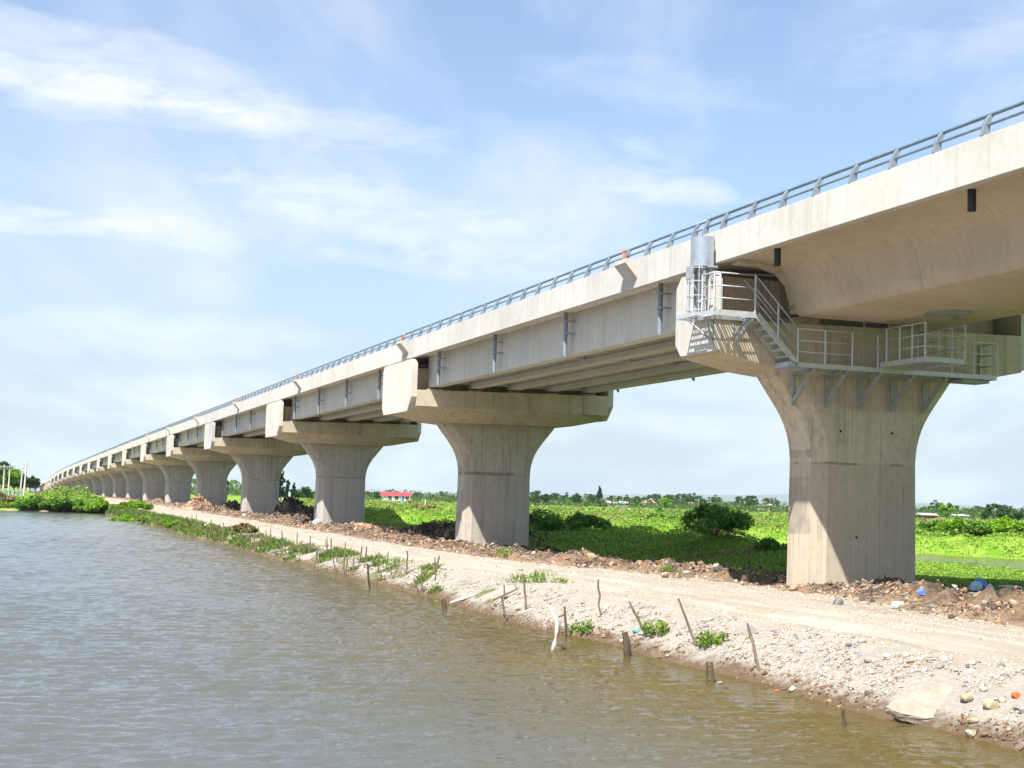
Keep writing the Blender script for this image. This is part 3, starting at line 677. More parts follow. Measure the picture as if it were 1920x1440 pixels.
# manhole ring in soffit
m=MB()
for i in range(20):
    t0,t1=2*math.pi*i/20,2*math.pi*(i+1)/20
    zs=float(ztop(-3))-2.635
    m.add([B(-.1+.62*math.cos(t)*r,-2.2+.62*math.sin(t)*r,z_) for t in (t0,t1) for r,z_ in ((1,zs+.03),(1,zs-.03),(1.10,zs-.03),(1.10,zs+.03))],[(0,1,5,4),(1,2,6,5),(2,3,7,6)])
m.add([B(-.1+.61*math.cos(t),-2.2+.61*math.sin(t),zs-.012) for t in np.linspace(0,2*math.pi,20,endpoint=False)],[tuple(range(20))])
m.build('manhole_cover',M['galv_dull'],P)
# abutment
P=emp('bridge_abutment',B(0,672,-2),'low concrete abutment at the far end of the viaduct','abutment')
za=float(ztop(672))
m=MB(); m.box(-5.7,5.7,669.5,673,-3.2,za-2.7); m.box(-5.7,5.7,671.6,674,za-2.7,za-1.0); m.build('bearing_seat',M['conc_cap'],P)
for sd_ in (-1,1):
    m=MB(); m.add([B(sd_*aa,s_,z_) for aa in (5.72,5.3) for s_,z_ in ((671.5,-3),(671.5,za-1.05),(684,za-1.2),(684,za-2))],[(0,1,2,3),(7,6,5,4),(0,4,5,1),(1,5,6,2),(2,6,7,3)]); m.build('wing_wall',M['conc_fascia'],P)
# approach embankment
m=MB(); nn=12
ss=list(np.linspace(673.5,900,nn)); 
m.sweep([(-13,-3.1),(-6.0,za-.9),(6.0,za-.9),(13,-3.1)],ss,None)
tag(m.build('approach_embankment',simple('embankment_earth',(.46,.36,.27),.95,0,.4,1.0)),kind='structure')

# ------------------------------------------------------------------ steel access walkway on the nearest pier
P=emp('access_walkway',B(0,1.2,4.3),'galvanised steel walkway with stairs and handrails on the nearest pier','walkway')
ZK=4.44; SF,SBK=.80,1.66
def slab_(mb,a0,a1,s0,s1,z,edge=.13,bars=True):
    mb.box(a0,a1,s0,s0+.03,z-edge,z+.02); mb.box(a0,a1,s1-.03,s1,z-edge,z+.02); mb.box(a0,a0+.03,s0+.031,s1-.031,z-edge,z+.02); mb.box(a1-.03,a1,s0+.031,s1-.031,z-edge,z+.02)
    if bars:
        n=int((a1-a0)/.09)
        for i in range(1,n): a=a0+(a1-a0)*i/n; mb.box(a-.017,a+.017,s0+.032,s1-.032,z-.028,z-.002)
        for q in np.arange(s0+.25,s1-.1,.3): mb.box(a0+.032,a1-.032,q-.01,q+.01,z-.060,z-.0285)
m=MB(); slab_(m,-3.75,3.95,SF,SBK,ZK); m.build('walkway_deck',M['galv'],P)
m=MB(); m.box(-3.75,-3.1,SF-.02,SBK,ZK-.20,ZK-.135); m.box(2.7,3.75,SF+.12,SBK,ZK-.24,ZK-.135); m.build('support_beam',M['galv_dull'],P)
def post(a,s,z0,h,par=P,r=.032):
    p=MB(); p.tube(B(a,s,z0),B(a,s,z0+h),r,n=8); return p.build('post',M['galv'],par)
HR=MB()
def hrail(m,pts,z0,h=1.06,levels=(1,.66,.33),r=.020):
    for L in levels: m.path([B(a,s,z0+dz+h*L) for a,s,dz in pts],r if L<1 else r*1.15,n=6)
H=MB()
hrail(H,[(-3.4,SF,0),(-.42,SF,0)],ZK); hrail(H,[(.86,SF,0),(3.93,SF,0)],ZK); hrail(H,[(3.93,SF,0),(3.93,SBK,0)],ZK)
H=H.build('handrail',M['galv'],P,smooth=True)
for a in (-3.42,-2.45,-1.48,-.55,.92,2.2,3.05,3.93): post(a,SF,ZK,1.08,H)
post(3.93,SBK-.03,ZK,1.08,H)
# hatch platform reaching out under the manhole
m=MB(); slab_(m,-.5,.92,-1.6,SF-.035,ZK+.16); m.build('hatch_platform',M['galv'],P)
H=MB(); hrail(H,[(-.5,SF,0),(-.5,-1.6,0)],ZK+.16,1.05); hrail(H,[(.92,-1.6,0),(.92,SF,0)],ZK+.16,1.05); hrail(H,[(-.5,-1.6,0),(.92,-1.6,0)],ZK+.16,1.05,(.66,.33)); H=H.build('handrail',M['galv'],P,smooth=True)
for q in (.4,-.3,-.95,-1.6): post(-.5,q,ZK+.16,1.07,H); post(.92,q,ZK+.16,1.07,H)
for a,q in ((-1.0,.9),(-.4,.4),(.2,.6),(.8,.5),(-.3,-1.4),(.72,-1.4)):
    p=MB(); zt_=float(ztop(q))-2.72+.02*5.5; p.tube(B(a,q,ZK+.1),B(a,q,zt_),.022,n=6); p.box(a-.09,a+.09,q-.09,q+.09,zt_-.05,zt_-.03); p.build('hanger_rod',M['galv_dull'],P)
# triangular brackets on the shaft
for a in (-2.85,-1.62,-.42,.80,2.02):
    sf=P1S-.97; p=MB(); p.box(a-.06,a+.06,sf-.10,sf-.01,3.20,ZK-.14)
    p.add([B(a+d,q,z) for d in (-.05,.05) for q,z in ((sf-.101,3.28),(sf-.101,3.42),(SF+.15,ZK-.145),(SF+.02,ZK-.145))],[(0,1,2,3),(7,6,5,4),(0,4,5,1),(1,5,6,2),(2,6,7,3),(3,7,4,0)])
    for z in (3.3,3.55,3.8,4.05): p.tube(B(a,sf-.12,z),B(a,sf-.10,z),.05,n=6)
    p.box(a-.05,a+.05,SF+.02,sf-.101,ZK-.24,ZK-.142)
    p.build('bracket',M['galv_dull'],P)
# upper landing beside the end plate
ZL=5.88; m=MB(); slab_(m,-6.34,-4.88,.78,1.63,ZL,.16); slab_(m,-6.52,-5.92,1.64,3.0,ZL,.10); m.build('landing',M['galv'],P)
H=MB()
hrail(H,[(-6.32,.80,0),(-4.90,.80,0)],ZL,1.15); hrail(H,[(-6.32,.80,0),(-6.32,1.60,0)],ZL,1.15)
H=H.build('handrail',M['galv'],P,smooth=True)
for a,q in ((-6.32,.80),(-6.12,.80),(-4.92,.80),(-6.32,1.60)): post(a,q,ZL,1.17,H,.036)
for a0,q0,z0,a1,q1,z1 in ((-5.92,1.68,5.0,-6.5,1.0,ZL-.17),(-5.92,1.72,5.05,-6.3,2.6,ZL-.12),(-5.2,1.66,5.15,-5.15,.9,ZL-.17)):
    p=MB(); p.tube(B(a0,q0,z0),B(a1,q1,z1),.04,n=6); p.tube(B(a0,q0,z0),B(a0,q0,ZL-.2),.035,n=6); p.build('bracket',M['galv_dull'],P)
p=MB(); p.path([B(-5.15,1.55,5.05),B(-5.12,1.2,5.32),B(-5.05,.95,5.62),B(-4.98,.84,5.72)],.085,n=6); p.build('bracket',M['galv_dull'],P)
# stair flight
S0a,S1a=-4.88,-3.42; st=MB()
for q in (.80,1.50):
    st.add([B(a,q+d,z) for d in (0,.05) for a,z in ((S0a,ZL-.16),(S0a+.1,ZL+.02),(S1a+.05,ZK+.03),(S1a-.0,ZK-.14))],[(0,1,2,3),(7,6,5,4),(0,4,5,1),(1,5,6,2),(2,6,7,3),(3,7,4,0)])
o=st.build('stair_stringer',M['galv'],P)
for i in range(1,7):
    f=i/7; a=S0a+(S1a-S0a)*f; z=ZL+(ZK-ZL)*f; p=MB()
    p.box(a-.13,a+.13,.852,1.498,z-.05,z-.02); p.box(a-.13,a-.11,.852,1.498,z-.019,z+.01); p.build('tread',M['galv'],P)
H=MB()
for L in (1,.66,.33):
    H.path([B(S0a-.03,.80,ZL+1.15*L),B(S1a,.80,ZK+1.06*L)],.022 if L==1 else .017,n=6)
    if L==1: H.path([B(S0a-.03,1.52,ZL+1.1*L),B(S1a,1.52,ZK+1.06*L)],.02,n=6)
H=H.build('handrail',M['galv'],P,smooth=True)
post(-4.12,.80,5.12,1.14,H)
# ladder and hooded safety cage up to the parapet
L=MB()
for q in (2.02,2.62): L.box(-6.10,-6.02,q-.03,q+.03,ZL,8.05)
for z in np.arange(ZL+.25,8.0,.28): L.tube(B(-6.06,2.05,z),B(-6.06,2.59,z),.014,n=5)
for z in (6.3,7.1): L.box(-6.02,-5.862,2.10,2.16,z,z+.05); L.box(-6.02,-5.862,2.64,2.70,z,z+.05)
L.build('ladder',M['galv_dull'],P)
C_=MB()
for z in (ZL+.15,ZL+.6,ZL+1.05,7.35):
    pts=[B(-6.06-.38*math.sin(t),2.33-.37*math.cos(t),z) for t in np.linspace(0,math.pi,11)]; C_.path(pts,.016,n=5)
for t in (.5,1.05,1.57,2.1,2.65): C_.path([B(-6.06-.38*math.sin(t),2.33-.37*math.cos(t),z) for z in (ZL,6.6,7.4)],.014,n=5)
C_.build('safety_cage',M['galv'],P)
hd=MB(); T_=np.linspace(0,math.pi,15)
pts=[(-5.78,2.30-.38)]+[(-6.0-.36*math.sin(t),2.30-.38*math.cos(t)) for t in T_]+[(-5.78,2.30+.38)]
inn=[(-5.78,2.30-.36)]+[(-6.0-.34*math.sin(t),2.30-.36*math.cos(t)) for t in T_]+[(-5.78,2.30+.36)]
vs=[B(a,q,z) for z in (7.40,8.34) for a,q in pts]+[B(a,q,z) for z in (7.40,8.34) for a,q in inn]; n=len(pts); fs=[]
for i in range(n-1): fs+=[(i,i+1,n+i+1,n+i),(2*n+i,3*n+i,3*n+i+1,2*n+i+1),(n+i,n+i+1,3*n+i+1,3*n+i),(i,2*n+i,2*n+i+1,i+1)]
hd.add(vs,fs); hd.build('cage_hood',M['hood'],P)
hb=MB(); hb.box(-6.46,-6.40,2.12,2.50,7.0,7.40); hb.box(-5.98,-5.90,1.72,1.80,6.9,8.2); hb.box(-6.1,-5.78,1.66,1.74,7.32,7.38); hb.build('hood_frame',M['galv_dull'],P)

# ------------------------------------------------------------------ leaves, stones
def leaves(P_, size, colr, flat=0.0, asp=.55, up=.55):
    n=len(P_); u=rng.normal(size=(n,3)); u[:,2]*=up; u/=np.linalg.norm(u,axis=1)[:,None]; w=rng.normal(size=(n,3)); w[:,2]*=up
    w-= (w*u).sum(1)[:,None]*u; w/=np.linalg.norm(w,axis=1)[:,None]
    if flat: u[:,2]*=1-flat; u/=np.linalg.norm(u,axis=1)[:,None]
    u*=size[:,None]*.5; w*=size[:,None]*.5*asp
    V=np.stack([P_-u,P_-w*.9+u*.1,P_+u,P_+w*.9+u*.1],1).reshape(-1,3)
    F=np.arange(4*n).reshape(-1,4); C=np.repeat(colr,4,0)
    return V,F,C
def pal(n, cols, w=None, jit=.18):
    cols=np.array(cols,float); i=rng.choice(len(cols),n,p=w); return np.clip(cols[i]*(1+jit*rng.normal(size=(n,1))),.004,.9)
def blades(P_, h, wd, colr, lean=.35):
    n=len(P_); an=rng.random(n)*6.283; d=np.c_[np.cos(an),np.sin(an),np.zeros(n)]; l=rng.normal(size=(n,3))*lean; l[:,2]=0
    t=P_+l*h[:,None]+np.c_[np.zeros((n,2)),h]; m_=P_+l*h[:,None]*.3+np.c_[np.zeros((n,2)),h*.55]
    V=np.stack([P_-d*wd[:,None]*.5,P_+d*wd[:,None]*.5,m_+d*wd[:,None]*.35,t],1).reshape(-1,3)
    V2=np.arange(4*n).reshape(-1,4); return V,V2,np.repeat(colr,4,0)
_t=(1+5**.5)/2
ICO=np.array([(-1,_t,0),(1,_t,0),(-1,-_t,0),(1,-_t,0),(0,-1,_t),(0,1,_t),(0,-1,-_t),(0,1,-_t),(_t,0,-1),(_t,0,1),(-_t,0,-1),(-_t,0,1)])/math.hypot(1,_t)
ICF=np.array([(0,11,5),(0,5,1),(0,1,7),(0,7,10),(0,10,11),(1,5,9),(5,11,4),(11,10,2),(10,7,6),(7,1,8),(3,9,4),(3,4,2),(3,2,6),(3,6,8),(3,8,9),(4,9,5),(2,4,11),(6,2,10),(8,6,7),(9,8,1)])
def stones(P_, size, colr, flat=.5, jit=.20):
    n=len(P_); b=ICO[None]*(1+jit*rng.normal(size=(n,12,1)))*np.stack([rng.uniform(.7,1.3,n),rng.uniform(.6,1.0,n),rng.uniform(.7,1.2,n)*flat],1)[:,None]
    # random rotation
    q=rng.normal(size=(n,4)); q[:,1:3]*=.35; q/=np.linalg.norm(q,axis=1)[:,None]; w,x,y,z=q.T
    Rm=np.stack([1-2*(y*y+z*z),2*(x*y-z*w),2*(x*z+y*w),2*(x*y+z*w),1-2*(x*x+z*z),2*(y*z-x*w),2*(x*z-y*w),2*(y*z+x*w),1-2*(x*x+y*y)],1).reshape(n,3,3)
    b=np.einsum('nij,nkj->nki',Rm,b)*size[:,None,None]*.5+P_[:,None]
    return b.reshape(-1,3),(ICF[None]+12*np.arange(n)[:,None,None]).reshape(-1,3),np.repeat(colr,12,0)
def on_ground(a,s):
    x=OX+ACX*a+ALX*s; y=OY+ACY*a+ALY*s; h,v,u,t,bg_=gh(x,y); return x,y,h,v,u,t,bg_
CAMS=-38.0
def logs(n,lo,hi):     # distances past the camera, denser near it
    return CAMS+np.exp(rng.uniform(math.log(lo-CAMS),math.log(hi-CAMS),n))
# loose stones on the pond bank
n=52000; s=logs(n,-24,120); tt=rng.beta(1.3,1.2,n)*1.25-.08; a=shore(s)+(redge(s)-shore(s))*tt; x,y,h,v,u,t,bgv=on_ground(a,s)
sz=np.clip(rng.lognormal(-3.72,.66,n),.012,.15)*np.interp(s,[-20,40,120],[1,1.4,2.2])
keep=vnoise(x*.7,y*.7)*.7+vnoise(x*2.4,y*2.4)*.3>.36+.30*np.clip(tt-.65,0,1)
nearw=tt<.22
c=pal(n,[(.42,.38,.33),(.36,.30,.235),(.28,.205,.145),(.21,.21,.215),(.32,.17,.11),(.54,.51,.46)],[.32,.27,.19,.11,.03,.08]); c[nearw]*=np.array([.55,.42,.32])
V,F,C=stones(np.c_[x,y,h+sz*.12][keep],sz[keep],c[keep])
tag(npmesh('bank_stones',V,F,M['stone'],C),'pale loose stones covering the pond bank','stones',kind='stuff')
# crumbs of gravel on the road
n=15000; s=logs(n,-24,90); f=rng.random(n); a=redge(s)+(berm(s)-redge(s))*f; x,y,h,v,u,t,bgv=on_ground(a,s)
sz=np.clip(rng.lognormal(-3.75,.45,n),.012,.09)*np.interp(s,[-20,90],[1,2]); edge=np.abs(f-.5)*2
keep=(vnoise(x*.35,y*.35)*1.1+edge*.6)>.62
c=pal(n,[(.50,.46,.40),(.38,.32,.25),(.22,.20,.18),(.56,.54,.50)],[.4,.32,.12,.16])
V,F,C=stones(np.c_[x,y,h+sz*.1][keep],sz[keep],c[keep]); tag(npmesh('road_stones',V,F,M['stone'],C),'small stones scattered on the gravel road','stones',kind='stuff')
# rubble along the far side of the road
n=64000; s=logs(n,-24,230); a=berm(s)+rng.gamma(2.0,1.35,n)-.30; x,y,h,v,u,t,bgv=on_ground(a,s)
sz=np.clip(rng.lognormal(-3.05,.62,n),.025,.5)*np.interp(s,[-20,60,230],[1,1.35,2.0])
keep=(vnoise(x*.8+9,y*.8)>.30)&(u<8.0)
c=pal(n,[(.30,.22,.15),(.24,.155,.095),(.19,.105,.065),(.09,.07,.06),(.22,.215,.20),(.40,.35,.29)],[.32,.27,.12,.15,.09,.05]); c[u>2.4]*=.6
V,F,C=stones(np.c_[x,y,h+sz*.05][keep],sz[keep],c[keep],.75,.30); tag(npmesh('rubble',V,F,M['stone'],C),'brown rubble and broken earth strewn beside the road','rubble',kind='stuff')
# clods on the dark heaps
PV=[];
for (ca,cs,ra,rs,hh) in HEAPS[:9]:
    n=1300; a=ca+rng.normal(size=n)*ra*.55; s=cs+rng.normal(size=n)*rs*.55; x,y,h,v,u,t,bgv=on_ground(a,s); sz=np.clip(rng.lognormal(-1.9,.5,n),.06,.6)
    red=(hh<.5) or abs(cs-152)<2 or cs>200
    c=pal(n,[(.36,.21,.13),(.30,.17,.10),(.42,.30,.2)] if red else [(.050,.040,.036),(.085,.06,.045),(.035,.03,.03)])
    PV.append((np.c_[x,y,h+sz*.08],sz,c))
V,F,C=stones(np.concatenate([p[0] for p in PV]),np.concatenate([p[1] for p in PV]),np.concatenate([p[2] for p in PV]),.75,.35)
tag(npmesh('earth_clods',V,F,M['stone'],C),'dark lumpy clods heaped between the piers','earth heaps',kind='stuff')
# bank grass
n=150000; s=logs(n,-18,170); tt=rng.beta(1.6,1.7,n)*1.05; a=shore(s)+(redge(s)-shore(s))*tt; x,y,h,v,u,t,bgv=on_ground(a,s)
dens=vnoise(x*.75,y*.75)*.6+vnoise(x*2.3+5,y*2.3)*.4
keep=dens>1.02-.62*bgv**.7
x,y,h,s,d_=x[keep],y[keep],h[keep],s[keep],dens[keep]; n=len(x)
hh=rng.uniform(.05,.22,n)*np.interp(s,[-20,30,100],[1,1.2,2.0]); w=.012*np.interp(s,[-20,0,30,60,120],[1,1.3,2.4,4,8])
c=pal(n,[(.13,.22,.03),(.18,.26,.05),(.26,.27,.09),(.09,.15,.02)],[.4,.3,.15,.15],.25)
V,F,C=blades(np.c_[x,y,h-.01],hh,w,c,.5); tag(npmesh('bank_grass',V,F,M['leaf'],C),'tufts of green grass along the pond bank','grass',kind='stuff')
# lush ground cover east of the bridge
def cover(name,label,n,region,cols,w,hs=1.0,seed=0):
    x,y=region(n); a,s=AS(x,y); h,v,u,t,bgv=gh(x,y); d=np.hypot(x,y)
    keep=(v>.35)&(h>ZW+.02)&((v>.8)|(rng.random(n)<v)); x,y,h,v,a,s,d,u=[q[keep] for q in (x,y,h,v,a,s,d,u)]; n=len(x)
    cl=np.clip(fbm(x*.22+seed,y*.22,3)*1.4+.35,0,1.3); fine=np.clip(fbm(x*.9,y*.9,2)+.5,0,1)
    low=np.where(u<0,1.0,np.interp(d,[40,90,300],[.22,.5,1.0])*np.clip((u-6)/8,.15,1))
    rv_=river(x,y); hh=hs*low*(.12+.95*cl**1.5+.25*fine)*rng.random(n)**.45*np.where((x>14)&(rv_>0)&(y<np.interp(x,RIV[::-1,0],RIV[::-1,1])),.10,1)
    sz=.04+.0015*d*rng.uniform(.6,1.3,n)
    c=pal(n,cols,w,.22); tan=(vnoise(x*.12+40,y*.12)>.66-.05-.18*np.clip((d-130)/150,0,1))&(vnoise(x*.6,y*.6)>.45)&(rng.random(n)<.75)&(hh>.35*low)
    c[tan]=pal(int(tan.sum()),[(.34,.22,.12),(.28,.20,.10),(.22,.20,.06)]); 
    c*=(.82+.36*vnoise(x*.1+7,y*.1))[:,None]
    V,F,C=leaves(np.c_[x,y,h+hh],sz,c,0,.6); tag(npmesh(name,V,F,M['leaf'],C),label,'ground cover',kind='stuff')
def polar(d0,d1,b0,b1,cond=None):
    def f(n):
        d=np.exp(rng.uniform(math.log(d0),math.log(d1),n)); b=rng.uniform(R(b0),R(b1),n); return d*np.sin(b),d*np.cos(b)
    return f
GC=[(.18,.33,.03),(.25,.39,.045),(.12,.24,.025),(.33,.40,.09),(.08,.155,.022)]
cover('ground_cover','bright green creeping plants spread over the land beyond the bridge',620000,polar(42,420,-9,24),GC,[.34,.26,.2,.12,.08],.85)
def farbank(n): return rng.uniform(-95,-33,n),174.5+rng.gamma(1.5,5.0,n)
cover('shore_shrubbery','dense bright green shrubs along the far shore of the pond',110000,farbank,GC,[.36,.3,.16,.12,.06],1.45,3)
# ------------------------------------------------------------------ bushes, weeds, trees
def ellip(n,c,r,shell=.55):
    d=rng.normal(size=(n,3)); d/=np.linalg.norm(d,axis=1)[:,None]; return np.array(c)+d*np.array(r)*(shell+(1-shell)*rng.random((n,1)))**1.0
def crown_pts(clumps,n,spread):
    P_=[]; 
    for c,r in clumps: k=max(8,int(n*r[0]*r[2]/sum(q[1][0]*q[1][2] for q in clumps))); P_.append(ellip(k,c,r,spread))
    return np.concatenate(P_)
def make_plant(name,label,cat,loc,kind,h,cols,n,leaf,group=None,w=None):
    P=emp(name,loc,label,cat,group); x,y,z=loc; tr=MB()
    if kind=='bush':
        cl=[((x+q_[0]*h*.55,y+q_[1]*h*.4,z+h*(.25+.42*math.exp(-(q_[0]**2+q_[1]**2)*.5)*rng.uniform(.6,1.1))),(h*rng.uniform(.22,.42),)*2+(h*rng.uniform(.18,.33),)) for q_ in rng.normal(size=(16,2))]
        for _ in range(5): tr.path([(x,y,z-.1),(x+rng.normal()*h*.2,y+rng.normal()*h*.2,z+h*.5)],[.04*h,.012*h],5)
    elif kind=='cone':
        cl=[((x+rng.normal()*h*.015,y+rng.normal()*h*.015,z+h*f),(h*.30*(1.04-f)**.8,)*2+(h*.10,)) for f in np.linspace(.12,.97,15)]
        tr.path([(x,y,z-.2),(x,y,z+h*.5),(x,y,z+h*.97)],[h*.025,h*.015,h*.004],6)
    elif kind=='pine':   # feathery casuarina with leaning tip
        cl=[]
        for f in np.linspace(.22,1,16):
            w_=h*.20*(1.12-f)**.7; cl.append(((x+rng.normal()*w_*.55+.05*h*f,y+rng.normal()*w_*.55,z+h*f),(w_*rng.uniform(.5,.9),)*2+(h*.085,)))
        tr.path([(x,y,z-.2),(x+.02*h,y,z+h*.5),(x+.05*h,y,z+h*.98)],[h*.025,h*.015,h*.004],6)
    elif kind=='palm':
        tr.path([(x,y,z-.2),(x+.04*h,y,z+h*.4),(x+.07*h,y,z+h*.72)],[h*.035,h*.026,h*.022],7); cl=None
        top=np.array((x+.07*h,y,z+h*.72)); V_=[];pts=[];
        for i in range(15):
            an=i*2.4+rng.random()*.5; up=rng.uniform(.15,1.1); L=h*rng.uniform(.38,.5); q=[]
            for t in np.linspace(0,1,14): q.append(top+np.array([math.cos(an)*L*t*(1-.25*up*.3),math.sin(an)*L*t*(1-.25*up*.3),L*(up*t-1.15*t*t)]))
            q=np.array(q); tr.path(q,list(np.linspace(.012*h,.003*h,14)),4)
            for t_ in range(1,14):
                for sd_ in (-1,1):
                    k=4; b_=q[t_]+rng.normal(size=(k,3))*.01*h; side=np.array([-math.sin(an)*sd_,math.cos(an)*sd_,-.7])*h*.085*(1-abs(t_/13-.45))
                    for b0_ in b_: pts.append((b0_,b0_+side*rng.uniform(.7,1.1)))
        Vv=[];
        for b0_,b1_ in pts:
            d=(b1_-b0_); wv=np.cross(d,[.3,.2,1]); wv=wv/np.linalg.norm(wv)*h*.009; Vv+= [b0_-wv,b0_+wv,b1_+wv*.3,b1_-wv*.3]
        Vv=np.array(Vv); C=np.repeat(pal(len(pts),cols),4,0)
        npmesh('crown',Vv,np.arange(len(Vv)).reshape(-1,4),M['leaf'],C,parent=P,loc=loc)
    else:   # round, irregular
        cl=[]
        for _ in range(16):
            th_=rng.random()*6.283; rr=h*.30*math.sqrt(rng.random()); f=rng.uniform(.42,.95); sh_=1-.9*max(0,f-.7)
            cl.append(((x+rr*math.cos(th_)*sh_*1.3,y+rr*math.sin(th_)*sh_*1.3,z+h*f),(h*rng.uniform(.10,.19),)*2+(h*rng.uniform(.07,.12),)))
        tr.path([(x,y,z-.2),(x+rng.normal()*.02*h,y,z+h*.3),(x+rng.normal()*.03*h,y,z+h*.6)],[h*.032,h*.024,h*.01],7)
        for c_,r_ in cl[:8]: tr.path([(x,y,z+h*.28),((x+c_[0])/2,(y+c_[1])/2,z+h*.42+rng.random()*.08*h),c_],[h*.014,h*.009,h*.003],5)
    tr.build('trunk' if kind!='bush' else 'stem',M['wood_dark'],P)
    if cl:
        Q=crown_pts(cl,n,.45); k=len(Q); V,F,C=leaves(Q,leaf*rng.uniform(.6,1.4,k),pal(k,cols,w,.25),0,.6)
        npmesh('crown' if kind!='bush' else 'foliage',V,F,M['leaf'],C,parent=P,loc=loc)
    return P
def gz(x,y): return float(gh(np.array([float(x)]),np.array([float(y)]))[0][0])
def as2w(a,s): return OX+ACX*a+ALX*s, OY+ACY*a+ALY*s
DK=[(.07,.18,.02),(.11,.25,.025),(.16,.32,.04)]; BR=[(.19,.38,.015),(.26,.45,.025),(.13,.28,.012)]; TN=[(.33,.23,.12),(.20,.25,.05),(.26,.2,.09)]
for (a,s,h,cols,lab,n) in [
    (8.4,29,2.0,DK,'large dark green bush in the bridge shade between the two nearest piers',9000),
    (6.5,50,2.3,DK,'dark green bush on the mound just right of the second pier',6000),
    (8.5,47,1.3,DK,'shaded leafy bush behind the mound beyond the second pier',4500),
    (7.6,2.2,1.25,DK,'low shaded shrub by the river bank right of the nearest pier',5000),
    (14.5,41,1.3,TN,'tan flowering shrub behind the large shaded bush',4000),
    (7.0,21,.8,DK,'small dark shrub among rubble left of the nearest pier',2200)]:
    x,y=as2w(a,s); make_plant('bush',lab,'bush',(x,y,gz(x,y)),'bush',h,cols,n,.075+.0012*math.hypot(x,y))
FB=['round green bush in the sunny field behind the two nearest piers','low tan flowering bush scattered in the sunny field']
for i in range(26):
    d=float(np.exp(rng.uniform(math.log(105),math.log(260)))); b_=rng.uniform(R(-4),R(21)); x,y=d*math.sin(b_),d*math.cos(b_)
    if river(np.array([x]),np.array([y]))[0]<4 or AS(x,y)[0]<10: continue
    tn=rng.random()<.5; make_plant('bush',FB[1] if tn else FB[0],'bush',(x,y,gz(x,y)),'bush',rng.uniform(.9,1.9),TN if tn else (BR if rng.random()<.5 else DK),1500,.09+.0013*d,'tan bushes in the field' if tn else 'green bushes in the field')
# river far bank bushes right of the nearest pier
for i,(x,y,h,cols,lab) in enumerate([(43.5,115,1.9,TN,'tan flowering bush at the right edge beyond the river'),(40.5,118,1.7,BR,'bright green bush on the far river bank, middle one'),(36.5,124,1.7,DK,'darker green bush on the far river bank by the nearest pier'),(46,122,2.0,BR,'bright bush behind the tan bush beyond the river')]):
    make_plant('bush',lab,'bush',(x,y,gz(x,y)),'bush',h,cols,6500,.26,'bushes lining the far river bank')
for i,(x,y,h,cols,lab) in enumerate([(-54.5,177.5,2.3,DK,'dark rounded bush overhanging the pond on its far shore'),(-58.5,179,1.9,DK,'dark bush at the far shore left of the overhanging one'),(-50,177,1.7,BR,'bright green bush on the far shore right of the dark one'),(-45,175,1.4,BR,'last bright bush before the road on the far shore'),(-64,181,1.7,TN,'yellowish bush at the left edge of the far shore')]):
    make_plant('bush',lab,'bush',(x,y,max(gz(x,y),ZW+.1)),'bush',h,cols,6000,.36,'bushes along the far pond shore')
for i,(x,y,h,lab) in enumerate([(-38,143.5,1.2,'small green shrub leaning over the far pond bank'),(-29.5,124,.7,'low shrub on the bank between the stake clusters'),(-26.8,117,.6,'low shrub on the bank beside the reddish path edge'),(-17.2,95,.8,'small yellowish shrub at the road edge above the bank'),(-34,136,.75,'rounded green shrub beside the far stakes')]):
    make_plant('shrub',lab,'shrub',(x,y,gz(x,y)-.05),'bush',h,BR if i!=3 else TN,2600,.2,'shrubs growing on the pond bank')
def weed(x,y,h,n,lab):
    z=gz(x,y); k=n; q1,q2=rng.normal(size=(2,9))*h*.75; ci=rng.integers(0,9,k); fz=rng.random(k)*rng.uniform(.35,1.1,9)[ci]; P_=np.c_[x+q1[ci]+rng.normal(size=k)*h*.16,y+q2[ci]+rng.normal(size=k)*h*.16,z+fz*h]
    V,F,C=leaves(P_,rng.uniform(.05,.11,k),pal(k,[(.14,.28,.025),(.20,.33,.04),(.24,.27,.07)]),0,.6)
    st=blades(np.c_[x+rng.normal(size=30)*h*.4,y+rng.normal(size=30)*h*.4,np.full(30,z)],np.full(30,h),np.full(30,.015),pal(30,[(.15,.24,.04)]),.2)
    V=np.r_[V,st[0]]; F=np.r_[F,st[1]+len(P_)*4]; C=np.r_[C,st[2]]
    P=emp('weed',(x,y,z),lab,'weed','leafy weeds on the gravel'); npmesh('foliage',V,F,M['leaf'],C,parent=P,loc=(x,y,z))
for w_ in [(1.13,46.25,.42,330,'largest leafy weed at the road edge above the pond bank'),(.41,45.6,.34,150,'small upright weed beside the leaning stake at the road edge'),(-.12,65.4,.45,300,'green weed at the foot of the second pier'),(-4.4,57.5,.5,220,'loose weed on the bank among the stakes'),
           (1.75,45.9,.2,60,'tiny weed right of the largest road edge weed'),(6.0,54.0,.3,120,'small yellow green weed at the rubble edge'),(9.0,50.2,.45,220,'weed in the rubble left of the nearest pier'),(8.1,51.0,.3,120,'short weed in front of the dark rubble'),(2.05,36.4,.30,380,'green weed clump behind the pale bent branch'),(3.55,33.9,.32,420,'green weed clump around the leaning stake'),(4.45,31.4,.36,560,'brightest weed clump below the tall leaning stake'),(-2.4,46.9,.3,240,'weed patch beside the twin stakes in the water')]:
    weed(*w_)
